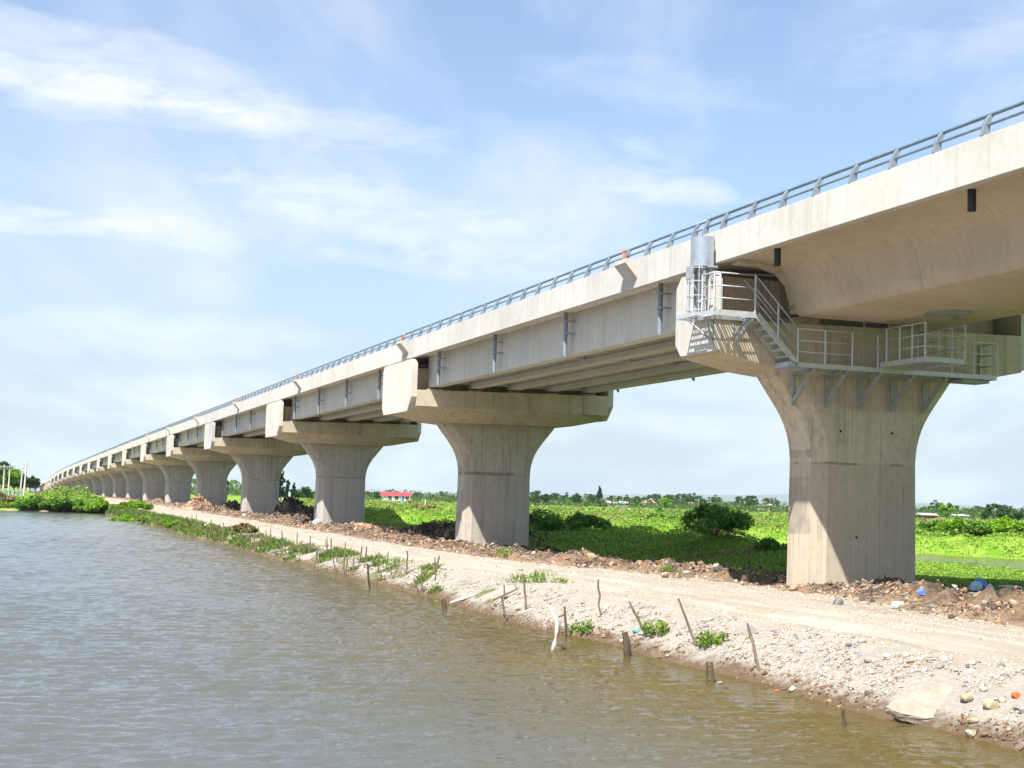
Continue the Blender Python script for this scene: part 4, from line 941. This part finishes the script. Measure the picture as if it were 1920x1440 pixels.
# stakes
STAKES=[(2.46,37.30,-2.96,-.08,.96,'s','tall pale upright stake on the bank left of the nearest pier'),(1.60,36.38,-3.40,-.11,.74,'w','rotten stake standing in the water behind the pale branch'),
(3.37,34.05,-3.10,-.46,.76,'s','stake leaning left over the weed clump'),(2.85,32.32,-3.40,-.18,.52,'T','thick broken stump standing in the shallow water'),(4.22,31.54,-3.09,-.46,1.01,'s','long stake leaning left above the brightest weed clump'),
(3.98,28.21,-3.40,-.04,.37,'w','left one of two short stumps in the water below the long stake'),(4.07,28.11,-3.41,-.05,.37,'w','right one of two short stumps in the water below the long stake'),(5.05,28.59,-3.22,-.23,.88,'s','nearest tall stake leaning left on the stony bank'),
(5.48,23.14,-3.41,-.10,.25,'w','lone short stump in the water closest to the camera'),(-6.66,59.81,-3.40,-.05,1.38,'s','tallest stake rising from the waterline in mid bank'),(-1.75,43.86,-3.40,-.16,.30,'w','left stub of the leaning pair in the water'),(-1.67,43.86,-3.40,-.16,.31,'w','right stub of the leaning pair in the water'),
(-.01,43.37,-3.01,-.04,.41,'s','short stake on the brown bank left of the upright one'),(.12,40.45,-3.40,-.22,.68,'s','dark stake leaning at the waterline left of the pale branch'),(.60,40.67,-3.09,-.11,.98,'s','upright stake on the bank in front of the road edge weeds'),(-2.48,51.29,-2.95,-.05,.79,'s','upright stake at the top of the bank below the second pier'),
(-2.65,47.77,-3.40,-.34,.65,'s','stake leaning left at the waterline below the second pier')]
G2='weathered wooden stake in the fence row along the middle of the bank'; G3='small weathered stake in the distant part of the bank row'
for q in [(-5.86,60.08,-3.08,.06,.90,'s'),(-4.86,52.28,-3.40,-.13,.91,'w'),(-5.05,57.33,-3.14,.01,.83,'s'),(-3.76,55.21,-3.00,-.03,.87,'s'),(-2.83,50.07,-3.33,-.10,.70,'s'),(-14.80,86.50,-2.90,-.05,.77,'s'),(-13.03,77.28,-3.27,-.07,.98,'s'),(-13.14,80.64,-2.96,-.04,.88,'s'),(-14.26,80.46,-3.35,.10,.48,'s'),(-14.3,80.6,-3.35,.62,.5,'s'),(-11.82,76.36,-3.05,.02,.48,'s'),(-11.57,74.70,-3.17,-.16,.48,'s'),(-10.94,75.66,-2.91,-.03,.80,'s'),(-10.11,70.64,-3.15,.11,.67,'s'),(-9.95,73.23,-2.85,0,.64,'s'),(-8.69,65.36,-3.40,.16,.94,'s'),(-8.60,66.03,-3.28,-.04,.69,'s'),(-8.48,68.64,-3.02,-.07,.89,'s'),(-7.25,62.05,-3.39,-.21,.80,'s'),(-7.58,64.91,-3.11,-.04,.46,'s'),(-6.38,57.25,-3.40,.09,.86,'s')]: STAKES.append(q+(G2,))
for q in [(-17.57,89.52,-3.36,-.06,1.28,'s'),(-17.32,90.78,-3.10,-.02,.83,'s'),(-15.89,86.41,-3.18,.03,.86,'s'),(-15.93,86.64,-3.16,-.21,.60,'s'),(-19.79,96.52,-3.23,.04,1.24,'s'),(-23.63,109.91,-2.94,-.03,.97,'s'),(-25.10,115.18,-2.93,-.04,.84,'s'),(-24.32,108.80,-3.28,-.02,.92,'s'),(-25.99,115.05,-3.16,.04,.77,'s'),(-25.62,111.96,-3.29,-.03,.73,'s'),(-29.07,120.43,-3.40,-.10,1.13,'s'),(-33.52,134.17,-3.35,-.12,.98,'s'),(-34.01,135.22,-3.38,-.15,.99,'s'),(-35.36,137.0,-3.4,-.08,.62,'s'),(-37.14,139.88,-3.4,-.14,.36,'s'),(-41.67,152.63,-3.4,-.03,.55,'s'),(-42.1,155.03,-3.4,-.57,.63,'s')]: STAKES.append(q+(G3,))
for i_ in range(34):
    s_q=float(rng.uniform(8,75)); a_q=float(shore(np.array([s_q]))[0])+rng.uniform(.1,1.5); x_,y_=as2w(a_q,s_q); STAKES.append((x_,y_,-3.1,rng.normal()*.12,rng.uniform(.4,.95),'s',G2 if s_q<45 else G3))
for x,y,z,dx,dz,k,lab in STAKES:
    r={'s':.028,'w':.032,'T':.062}[k]*(1+.12*rng.normal()); z=gz(x,y) if gz(x,y)>ZW else ZW-.35; b=np.array((x,y,z-.12)); tp=np.array((x+dx,y+.12*rng.normal()*dz,(z if z>ZW-.3 else ZW)+dz)); m=MB()
    pts=[b+(tp-b)*f+rng.normal(size=3)*np.array((1,1,0))*.012*dz*(0<f<1) for f in (0,.2,.4,.6,.8,1)]
    m.path(pts,[r*(1+.10*rng.normal()) for _ in range(5)]+[r*.8],8)
    if k=='s' and rng.random()<.4: f=rng.uniform(.5,.85); p=b+(tp-b)*f; m.path([p,p+np.array((rng.normal()*.05,rng.normal()*.05,.06))],[r*.6,r*.4],6)
    g=None
    if lab in (G2,G3): g='stakes along the middle of the bank' if lab==G2 else 'stakes in the distant bank row'
    tag(m.build('stake',M['wood_dark'] if k!='s' else M['wood'],smooth=False),lab,'stake',g)
m=MB(); m.path([(1.08,32.82,-3.5),(1.14,32.85,-3.22),(1.20,32.9,-3.0),(1.19,33.0,-2.78),(1.12,33.1,-2.62),(1.05,33.2,-2.50),(.99,33.25,-2.42)],[.05,.055,.057,.055,.05,.042,.03],9)
tag(m.build('bent_branch',M['wood_pale'],smooth=True),'pale bent branch sticking out of the water','branch')
m=MB(); m.path([(-1.7,45.2,-3.30),(-1.25,45.5,-3.16),(-.95,45.7,-3.05)],[.045,.05,.035],7); tag(m.build('driftwood',M['wood_pale']),'short pale log lying on the bank above the leaning stubs','log')
m=MB(); m.path([(-11.9,73.6,-3.1),(-10.2,73.2,-2.72),(-8.9,72.6,-2.66)],[.03,.025,.018],6); tag(m.build('fallen_pole',M['wood']),'thin fallen pole lying across the middle bank stakes','pole')
m=MB(); m.path([(-.35,42.9,-3.0),(.0,43.3,-2.86),(.35,43.9,-2.72)],[.03,.028,.02],6); tag(m.build('fallen_pole',M['wood']),'short dry pole lying on the pebbly bank below the road edge','pole')
# big broken slab and rocks at the water edge
def slab3(pts,z0,z1,yslope,th,mat,name,lab,cat,org):
    """pts: outline (u,v) in the plane of the slab, v runs up the slope"""
    m=MB(); n=len(pts); ox,oy,oz=org; cs,sn=math.cos(yslope),math.sin(yslope); vs=[]
    nu=6
    for k,off_ in enumerate((0,-th)):
        for i,(u_,v_) in enumerate(pts):
            j=1 if k==0 else .93; vs.append((ox+u_*j,oy+v_*j*cs-off_*sn*-1*0+(-off_)*sn,oz+v_*j*sn+off_*cs))
    m.add(vs,[tuple(range(n)),tuple(range(n,2*n))]+[(j,(j+1)%n,n+(j+1)%n,n+j) for j in range(n)])
    o=m.build(name,mat); tag(o,lab,cat)
    bm=bmesh.new(); bm.from_mesh(o.data)
    bmesh.ops.triangulate(bm,faces=[f for f in bm.faces if len(f.verts)>4]); bmesh.ops.subdivide_edges(bm,edges=bm.edges,cuts=3,use_grid_fill=True)
    for v in bm.verts:
        d=fbm(np.array([v.co.x*5+ox]),np.array([v.co.y*5+v.co.z*2]),3)[0]; v.co+=v.normal*(.012*d)+Vector((rng.normal(),rng.normal(),rng.normal()))*.005
    bm.to_mesh(o.data); bm.free(); return o
rockm=concrete('broken_slab_stone',(.34,.30,.245),(.21,.175,.13),.1,.9)
slab3([(-.62,.28),(-.30,.62),(.0,.80),(.50,1.06),(.66,.98),(.60,.68),(.80,.40),(.36,.03),(-.02,-.02),(-.42,.12)],0,0,R(24),.13,rockm,'broken_slab','large pale broken slab lying at the water edge','slab',(6.80,23.30,-3.28))
def rock(x,y,sz,cols,lab,cat='rock',grp=None,flat=.7,mat='stone',dz=.0,jit=.16):
    z=max(gz(x,y),ZW-.02)+dz; bm=bmesh.new(); bmesh.ops.create_icosphere(bm,subdivisions=2,radius=sz/2)
    sc=Vector((rng.uniform(.85,1.25),rng.uniform(.7,1.0),flat)); an=rng.random(3)*6; 
    pl=[Vector(rng.normal(size=3)).normalized() for _ in range(9)]
    for v in bm.verts:
        for p_ in pl:
            d=v.co.dot(p_)-sz*.5*.72
            if d>0: v.co-=p_*d
        v.co=Vector((v.co.x*sc.x,v.co.y*sc.y,v.co.z*sc.z))+Vector(rng.normal(size=3))*sz*.012
    me=bpy.data.meshes.new('rock'); bm.to_mesh(me); bm.free()
    at=me.color_attributes.new('Col','FLOAT_COLOR','POINT'); c=np.array(cols)*(1+.08*rng.normal(size=(len(me.vertices),1)))
    at.data.foreach_set('color',np.c_[np.clip(c,0,1),np.ones(len(c))].astype(np.float32).ravel()); me.materials.append(M[mat])
    o=bpy.data.objects.new('rock',me); col.objects.link(o); o.location=(x,y,z+sz*.18); o.rotation_euler=(rng.normal()*.25,rng.normal()*.25,rng.random()*6)
    tag(o,lab,cat,grp); return o
YS=(.38,.31,.20)
for x,y,sz,c,lab in [(7.42,23.35,.30,YS,'yellowish angular rock nearest the right end of the slab'),(7.62,22.75,.34,YS,'pale yellow rock, largest right of the slab'),(7.28,22.55,.22,YS,'small yellow rock below the slab corner'),(7.15,22.25,.30,(.48,.42,.32),'flat pale rock at the waterline right of the slab'),(7.75,23.5,.22,(.55,.50,.42),'pale rock on the slope behind the yellow rocks'),
    (8.05,22.9,.24,(.62,.15,.05),'orange brick fragment on the right bank'),(5.35,26.9,.22,(.50,.45,.34),'cream rock half way up the stony bank'),(5.08,27.0,.12,(.48,.12,.07),'small red brick piece beside the cream rock'),(4.15,27.9,.16,(.30,.30,.32),'grey rock at the waterline beyond the slab'),(2.8,34.6,.20,(.55,.48,.33),'cream round stone beside the thick stump'),
    (7.9,22.1,.22,(.30,.30,.30),'grey rock low at the right edge of the bank'),(6.45,25.4,.16,(.42,.42,.44),'bluish grey rock on the slope behind the slab'),(7.0,26.6,.20,(.6,.58,.54),'white flat stone at the road edge above the slab'),(9.0,45.3,.45,(.36,.26,.18),'brown rock against the rubble left of the nearest pier'),(5.7,52.0,.5,(.42,.30,.2),'tan boulder on the rubble between the two nearest piers')]:
    rock(x,y,sz*.85,tuple(v_*.85 for v_ in c),lab)
# litter
def bag(x,y,w,hgt,c,lab,cat='plastic bag'):
    z=gz(x,y); bm=bmesh.new(); bmesh.ops.create_icosphere(bm,subdivisions=3,radius=1)
    sd_=rng.random()*50
    for v in bm.verts:
        d=1+.35*fbm(np.array([v.co.x*1.6+sd_]),np.array([v.co.y*1.6+v.co.z*2]),3)[0]+.12*rng.normal()*.5
        v.co=Vector((v.co.x*w*.5*d,v.co.y*w*.35*d,max(v.co.z,-.55)*hgt*.6*d))
    me=bpy.data.meshes.new('plastic_bag'); bm.to_mesh(me); bm.free(); at=me.color_attributes.new('Col','FLOAT_COLOR','POINT')
    at.data.foreach_set('color',np.tile(np.array(c+(1,),dtype=np.float32),len(me.vertices))); me.materials.append(M['vc'])
    o=bpy.data.objects.new(cat.replace(' ','_'),me); col.objects.link(o); o.location=(x,y,z+hgt*.25); tag(o,lab,cat)
bag(15.25,46.6,.45,.45,(.10,.30,.62),'bright blue plastic bag on top of the rubbish right of the nearest pier'); bag(15.0,46.3,.42,.34,(.45,.60,.70),'pale blue plastic bag in front of the bright blue one'); bag(15.45,46.3,.25,.25,(.55,.62,.70),'whitish plastic bag right of the pale blue one')
bag(14.0,47.6,.55,.2,(.50,.48,.50),'crumpled white plastic sheet in the rubble behind the nearest pier','plastic sheet'); bag(16.6,47.6,.8,.16,(.48,.46,.44),'white plastic sheet at the right edge of the rubble','plastic sheet'); bag(12.7,46.4,.3,.22,(.55,.55,.55),'small white scrap close beside the nearest pier','plastic scrap')
bag(10.9,38.0,.22,.2,(.12,.20,.60),'small dark blue cloth scrap on the dirt below the nearest pier','cloth scrap'); bag(10.3,38.1,.35,.22,(.42,.40,.38),'grey bag scrap beside the blue scrap','cloth scrap'); bag(9.0,39.3,.25,.25,(.20,.19,.17),'dark grey rag on the road edge in front of the nearest pier','rag')
bag(3.2,34.9,.25,.08,(.10,.28,.26),'teal cloth scrap on the bank stones','cloth scrap'); bag(5.9,63.5,.35,.3,(.6,.6,.6),'white scrap in the shaded grass between the nearest piers','plastic scrap'); bag(-15.5,118.0,.9,.5,(.30,.36,.42),'grey plastic on the dark heap beside the third pier','plastic sheet')
# ------------------------------------------------------------------ distant things
def at(px,d):      # bearing in image columns at the horizon -> world x,y
    b=math.atan((px-960)/FPX); return d*math.sin(b),d*math.cos(b)
FT=[(.035,.085,.018),(.05,.11,.02),(.07,.14,.03)]; CT=[(.02,.055,.03),(.03,.07,.035)]
protos={}
def tree_at(kind,px,d,h,cols,n,leaf,lab,group=None,z=None,name=None):
    x,y=at(px,d); z=gz(x,y) if z is None else z
    nm=name or {'cone':'cypress_tree','pine':'pine_tree','palm':'palm_tree','round':'broadleaf_tree','bush':'bush'}[kind]
    return make_plant(nm,lab,'tree',(x,y,z-.1),kind,h,cols,n,leaf,group)
tree_at('cone',1130,640,8.9,CT,5200,.55,'tall dark conical tree on the horizon between the two nearest piers')
tree_at('pine',533,330,6.6,CT,3200,.32,'tall feathery dark pine left of the third pier'); tree_at('pine',545,338,5.2,CT,2600,.32,'feathery pine close behind the tallest one'); tree_at('pine',524,335,4.6,CT,2200,.3,'lowest feathery pine beside the fourth pier'); tree_at('pine',558,345,4.7,CT,2000,.3,'slim dark pine standing apart near the third pier')
tree_at('round',572,340,3.4,FT,1500,.35,'small round tree near the left side of the third pier'); tree_at('round',585,335,4.0,FT,1500,.35,'round tree partly hidden by the third pier'); tree_at('palm',432,300,6.0,DK,0,.3,'palm tree seen between the fourth and fifth piers'); tree_at('palm',361,300,6.2,DK,0,.3,'palm tree beside the sixth pier')
tree_at('round',1780,420,5.2,BR,4200,.42,'bright green tree standing alone right of the nearest pier'); tree_at('palm',1826,400,5.0,DK,0,.3,'palm tree right of the lone bright tree'); tree_at('palm',1852,430,4.6,DK,0,.3,'low palm between the white shed and the tree group')
tree_at('round',1868,430,5.8,FT,4200,.42,'tall rounded tree rising from the tree group at right'); tree_at('round',1890,415,4.2,FT,3600,.42,'broad dark tree right of the tall rounded one'); tree_at('round',1912,420,3.6,FT,2600,.42,'dark tree at the right edge of the picture'); tree_at('round',1852,425,3.4,FT,2600,.42,'low broad tree left of the tall rounded one')
tree_at('round',1010,560,4.6,FT,2200,.5,'round tree just right of the second pier'); tree_at('round',1030,570,5.2,FT,2400,.5,'rounded tree, second right of the second pier'); tree_at('round',1085,600,6.0,FT,2600,.55,'broad tree left of the tall conical tree'); tree_at('round',1252,560,5.2,BR,2200,.5,'slender brighter tree right of the orange roofed house'); tree_at('round',1412,900,9.0,FT,2600,.8,'tall hazy tree clump left of the nearest pier')
tree_at('round',1376,300,2.3,BR,1600,.3,'small bright round bush tree in the field left of the nearest pier'); tree_at('round',1320,330,2.4,DK,1300,.3,'small dark tree in the field behind the tan shrubs'); tree_at('round',1243,320,2.4,DK,900,.3,'thin young tree in the middle of the field'); tree_at('round',715,520,3.6,FT,1300,.45,'tree left of the red roofed house')
# line of similar trees along the horizon: six originals copied
base=[]
for i in range(6):
    x,y=at(1200+i*20,800); base.append(make_plant('broadleaf_tree','one of the many hazy trees in the line along the horizon','tree',(x,y,-2.7),'round',6.2+i*.5,FT,900,.75,'trees in the line along the horizon'))
def dup(root,loc,sc,rz):
    r=root.copy(); col.objects.link(r); r.location=loc; r.scale=(sc,sc,sc); r.rotation_euler=(0,0,rz)
    for ch in root.children: c=ch.copy(); col.objects.link(c); c.parent=r; c.matrix_parent_inverse=ch.matrix_parent_inverse.copy()
    return r
PXS=list(np.arange(690,850,11))+list(np.arange(994,1482,9.5))+list(np.arange(1716,1925,9))+[430,436,525,540,580]
for i,px in enumerate(PXS):
    px=px+rng.normal()*4; d=rng.uniform(620,1050); x,y=at(px,d); dup(base[i%6],(x,y,-2.7),rng.uniform(.45,1.0)*d/800*(.8 if px<900 else 1),rng.random()*6)
# continuous scrub under the line
n=60000; b=rng.uniform(R(-13),R(24),n); d=rng.uniform(560,1500,n); x,y=d*np.sin(b),d*np.cos(b)
hh=(.8+4.6*np.clip(vnoise(x*.016,y*.02)*1.6-.35,0,1))*rng.random(n)
V,F,C=leaves(np.c_[x,y,-2.6+hh],rng.uniform(.8,1.9,n),pal(n,[(.045,.095,.02),(.07,.13,.03),(.13,.13,.06)],[.45,.38,.17]),0,.6)
tag(npmesh('horizon_scrub',V,F,M['leaf'],C),'low hazy scrub below the trees on the horizon','scrub',kind='stuff')
# houses
def house(px,d,w,dp,h,roofh,wall,roof,lab,rz=0.0,z=-2.6,hip=False,doors=((.62,(.05,.15,.45)),(.35,(.1,.1,.12))),nm='house'):
    x,y=at(px,d); P=emp(nm,(x,y,z),lab,'house'); c,s_=math.cos(rz),math.sin(rz)
    def fr(a,q,zz): return (x+a*c-q*s_,y+a*s_+q*c,z+zz)
    m=MB(); m.box(-w/2,w/2,0,dp,0,h,fr=fr,c=wall); m.build('wall',M['vc'],P,vc=True)
    m=MB(); o_=.45; i_=dp*.5 if hip else 0
    m.add([fr(-w/2-o_,-o_,h),fr(w/2+o_,-o_,h),fr(w/2+o_,dp+o_,h),fr(-w/2-o_,dp+o_,h),fr(-w/2-o_+i_*.6,dp/2,h+roofh),fr(w/2+o_-i_*.6,dp/2,h+roofh)],[(0,1,5,4),(2,3,4,5),(1,2,5),(3,0,4),(3,2,1,0)],roof); m.build('roof',M['vc'],P,vc=True)
    for f,cc in doors:
        m=MB(); m.box(-w/2+w*f-.5,-w/2+w*f+.5,-.06,-.01,.1 if cc[2]>.3 else 1.0,2.0,fr=fr,c=cc); m.build('door' if cc[2]>.3 else 'window',M['vc'],P,vc=True)
    return P,fr
P_,fr_=house(750,430,8.4,5,2.15,1.15,(.55,.55,.53),(.42,.05,.06),'small house with a red roof and blue door between the second and third piers',.12,z=-2.45,doors=((.30,(.08,.08,.1)),(.52,(.06,.07,.09)),(.72,(.05,.18,.55)),(.90,(.10,.10,.12))))
m=MB(); m.box(-4.9,4.9,-1.6,-1.5,0,0.01,fr=fr_,c=(.5,.5,.5))
for a_ in (-4,-1.2,1.5,4): m.box(a_-.07,a_+.07,-1.55,-1.41,0,2.05,fr=fr_,c=(.5,.5,.48))
m.build('porch',M['vc'],P_,vc=True)
house(1165,640,9,6,1.9,1.0,(.25,.24,.22),(.33,.30,.27),'grey roofed shed right of the conical tree',.1)
house(1222,760,6.5,6,2.6,1.5,(.40,.37,.33),(.55,.22,.14),'white house with an orange roof on the horizon',-.2,hip=True)
house(1242,800,4,5,4.0,.4,(.45,.45,.45),(.6,.6,.6),'narrow white house beside the orange roofed one',0)
house(1310,850,7,6,2.4,1.3,(.34,.31,.28),(.50,.22,.15),'low house with reddish roof in the middle of the horizon',.2)
house(1440,820,8,6,2.6,1.3,(.6,.58,.54),(.5,.3,.24),'small pale house near the left side of the nearest pier',-.1)
house(1748,390,4.2,4,1.3,.6,(.12,.10,.09),(.30,.28,.25),'small open hut with grey roof right of the nearest pier',.2,z=-2.3,doors=())
house(1808,440,3.6,4,1.5,.35,(.34,.35,.36),(.5,.52,.52),'white shed between the lone tree and the palm',0,z=-2.4,doors=())
house(1160,950,5,5,5.2,1.0,(.36,.35,.33),(.5,.45,.42),'taller pale building behind the grey shed',0)
# concrete posts in the field left of the third pier
for px,d,h_,lab in ((539,250,1.5,'short concrete post in the field left of the third pier'),(551,245,2.6,'tall slim concrete post in the field left of the third pier'),(426,260,2.6,'white post seen between the fourth and fifth piers'),(431,255,2.2,'second pale post between the fourth and fifth piers'),(805,330,2.0,'thin pale post in the field right of the red roofed house')):
    x,y=at(px,d); z=gz(x,y); m=MB(); m.box(-.16,.16,-.16,.16,0,h_,fr=lambda a,q,zz:(x+a,y+q,z+zz)); m.box(-.2,.2,-.2,.2,h_+.002,h_+.08,fr=lambda a,q,zz:(x+a,y+q,z+zz)); tag(m.build('concrete_post',M['conc_fascia']),lab,'post')
# left background: poles, trees, lorry, digger, fence
def upole(px,d,h_,lab,arms=True,lean=0):
    x,y=at(px,d); z=-2.4; P=emp('utility_pole',(x,y,z),lab,'utility pole'); m=MB(); m.path([(x,y,z),(x+lean*h_,y,z+h_)],[.20,.12],8); m.build('pole',M['conc_fascia'],P)
    m=MB()
    if arms:
        m.box(-1.1,1.1,-.06,.06,h_-.45,h_-.33,fr=lambda a,q,zz:(x+a+lean*h_,y+q,z+zz)); m.path([(x+lean*h_-.8,y,z+h_-.45),(x+lean*h_,y,z+h_-1.3),(x+lean*h_+.8,y,z+h_-.45)],.05,5)
        for a_ in (-1,0,1): m.tube((x+a_+lean*h_,y,z+h_-.32),(x+a_+lean*h_,y,z+h_-.05),.07,n=6)
    else: m.box(-.5,.5,-.05,.05,h_-.9,h_-.8,fr=lambda a,q,zz:(x+a+lean*h_,y+q,z+zz))
    m.build('cross_arm',M['galv_dull'],P); return (x+lean*h_,y,z+h_-.1)
tips=[upole(5,300,5.9,'leftmost concrete utility pole with cross arm'),upole(16,300,5.9,'middle one of three poles with cross arms at left'),upole(26,300,5.9,'third pole with cross arm from the left edge'),upole(48,285,5.3,'plain leaning pole left of the red lorry',False,.04),upole(55,280,6.6,'tall plain pole beside the red lorry',False,.03)]
m=MB(); 
for p0,p1 in ((tips[2],tips[3]),(tips[3],tips[4])):
    m.path([tuple(p0[i]+(p1[i]-p0[i])*t-(0,0,.5*4*t*(1-t))[i] for i in range(3)) for t in np.linspace(0,1,9)],.025,4)
tag(m.build('power_cable',M['dark']),'thin cables strung between the poles at left','cable')
for px,d,h_,cols,lab in ((2,330,6.4,FT,'dark broad tree behind the leftmost pole'),(14,340,7.2,FT,'tallest tree behind the three poles'),(27,335,6.6,BR,'brighter green tree behind the third pole'),(38,340,5.8,FT,'tree left of the leaning pole'),(47,350,4.6,FT,'lower tree behind the leaning pole'),(66,380,4.6,FT,'small dark tree behind the red lorry'),(-12,335,6.6,FT,'tree at the left edge of the picture'),(76,400,3.6,FT,'small tree right of the red lorry')):
    tree_at('round',px,d,h_,cols,2600,.42,lab,z=-2.6)
# lorry
x,y=at(66,560); z=-2.55; P=emp('lorry',(x,y,z),'red flatbed lorry parked by the abutment at left','lorry')
fr=lambda a,q,zz:(x+a,y+q,z+zz)
m=MB(); m.box(-3.6,3.2,0,2,1.35,1.62,fr=fr,c=(.38,.05,.06)); m.box(-3.6,3.2,0,.06,1.9,2.0,fr=fr,c=(.38,.05,.06)); m.box(-3.6,-3.5,.07,2,1.62,2.1,fr=fr,c=(.38,.05,.06)); m.build('flatbed',M['vc'],P,vc=True)
m=MB(); m.box(-5.0,-3.7,0,2.1,.7,2.3,fr=fr,c=(.40,.06,.07)); m.box(-5.02,-4.1,-.02,-.005,1.5,2.1,fr=fr,c=(.03,.04,.05)); m.build('cab',M['vc'],P,vc=True)
m=MB(); m.box(-3.6,3.1,.3,1.7,.75,1.34,fr=fr,c=(.03,.03,.03)); m.build('chassis',M['vc'],P,vc=True)
for a_ in (-4.3,-1.4,1.2,2.3):
    m=MB(); m.tube(fr(a_,-.1,.5),fr(a_,.25,.5),.5,n=14,c=(.02,.02,.02)); m.tube(fr(a_,-.12,.5),fr(a_,-.101,.5),.2,n=10,c=(.3,.3,.3)); m.build('wheel',M['vc'],P,vc=True)
# digger
x,y=at(11,540); z=-2.0; P=emp('excavator',(x,y,z),'orange excavator parked between the poles at left','excavator')
fr=lambda a,q,zz:(x+a,y+q,z+zz); OC=(.62,.20,.03)
m=MB(); m.box(-1.2,1.6,0,2.2,.9,1.9,fr=fr,c=OC); m.build('body',M['vc'],P,vc=True)
m=MB(); m.box(-1.1,0,.05,1.1,1.901,2.9,fr=fr,c=OC); m.box(-1.0,-.1,.02,.045,2.1,2.75,fr=fr,c=(.04,.05,.06)); m.build('cab',M['vc'],P,vc=True)
m=MB(); m.box(-1.6,1.7,-.2,.5,0,.75,fr=fr,c=(.03,.03,.03)); m.box(-1.6,1.7,1.8,2.4,0,.75,fr=fr,c=(.03,.03,.03)); m.build('track',M['vc'],P,vc=True)
m=MB(); m.path([fr(-1.0,.8,1.6),fr(-2.6,.8,3.0),fr(-3.6,.8,1.2)],[.2,.18,.14],6,c=OC); m.build('boom',M['vc'],P,vc=True)
# pond net fence and low wall on the far shore
x0,y0=at(-60,262); x1,y1=at(52,258); P=emp('net_fence',(x0,y0,-2.6),'grey green net fence on a low wall beyond the far shore','fence')
m=MB(); m.add([(x0,y0,-2.9),(x1,y1,-2.9),(x1,y1,-1.95),(x0,y0,-1.95),(x0,y0+.2,-2.9),(x1,y1+.2,-2.9),(x1,y1+.2,-1.95),(x0,y0+.2,-1.95)],[(0,1,2,3),(5,4,7,6),(3,2,6,7),(0,3,7,4),(1,5,6,2),(0,4,5,1)]); m.build('base_wall',simple('stained_wall',(.38,.36,.33),.9,0,.5,1.5),P)
for i in range(15):
    f=i/14; px_,py_=x0+(x1-x0)*f,y0+(y1-y0)*f-.1; m=MB(); m.tube((px_,py_,-2.9),(px_,py_,-1.15),.05,n=6); m.build('post',M['galv_dull'],P)
m=MB(); k=60
vs=[]
for i in range(k+1):
    f=i/k; sag=.12*math.sin(f*14*math.pi)**2
    for z_ in (-1.93,-1.2-sag): vs.append((x0+(x1-x0)*f,y0+(y1-y0)*f+.1+.05*math.sin(i*1.7),z_)); 
vs2=[(a_,b_+.02,c_) for a_,b_,c_ in vs]; nn_=len(vs)
m.add(vs+vs2,[(2*i,2*i+2,2*i+3,2*i+1) for i in range(k)]+[(nn_+2*i,nn_+2*i+1,nn_+2*i+3,nn_+2*i+2) for i in range(k)]); m.build('net',simple('green_grey_net',(.22,.27,.25),.9,0,.35,.6),P)
# site hut roof
house(72,480,4,4,1.9,.9,(.38,.38,.37),(.30,.29,.27),'small pale hut behind the red lorry',0,z=-2.4,nm='hut')
# mountains
def ridge(name,d,b0,b1,hmax,seed,colr):
    n=140; bs=np.linspace(R(b0),R(b1),n); V_=[];F_=[]
    hh=hmax*np.clip(.25+.75*np.abs(fbm(bs*9+seed,bs*0+seed,5)+.2),0,1)*np.sin(np.linspace(.05,math.pi-.05,n))**.4
    for i,b in enumerate(bs):
        for r_,z_ in ((d,-3),(d+500,hh[i]*.7),(d+1000,hh[i]),(d+2500,-3)): V_.append((r_*math.sin(b),r_*math.cos(b),z_))
    for i in range(n-1):
        for j in range(3): F_.append((i*4+j,(i+1)*4+j,(i+1)*4+j+1,i*4+j+1))
    tag(npmesh(name,V_,F_,simple(name+'_slopes',colr,.95,0,.3,.002),smooth=True),kind='structure')
ridge('hills',7500,1,26,80,3.3,(.12,.15,.13)); ridge('mountains',9800,-3,30,140,8.1,(.12,.15,.14))
# ------------------------------------------------------------------ haze
hz=MB(); Wd=12900
hz.add([(sx*Wd,-2900 if sy<0 else 12900,z_) for z_ in (-6.0,290) for sy in (-1,1) for sx in (-1,1)],[(0,2,3,1),(4,5,7,6),(0,1,5,4),(1,3,7,5),(3,2,6,7),(2,0,4,6)])
hm=bpy.data.materials.new('haze'); hm.use_nodes=True; nt=hm.node_tree; nt.nodes.clear(); pv=nt.nodes.new('ShaderNodeVolumePrincipled'); ho=nt.nodes.new('ShaderNodeOutputMaterial')
pv.inputs['Color'].default_value=(.74,.81,1.0,1); pv.inputs['Density'].default_value=0.000055; pv.inputs['Anisotropy'].default_value=.2; nt.links.new(pv.outputs[0],ho.inputs['Volume'])
tag(hz.build('haze',hm),kind='stuff')
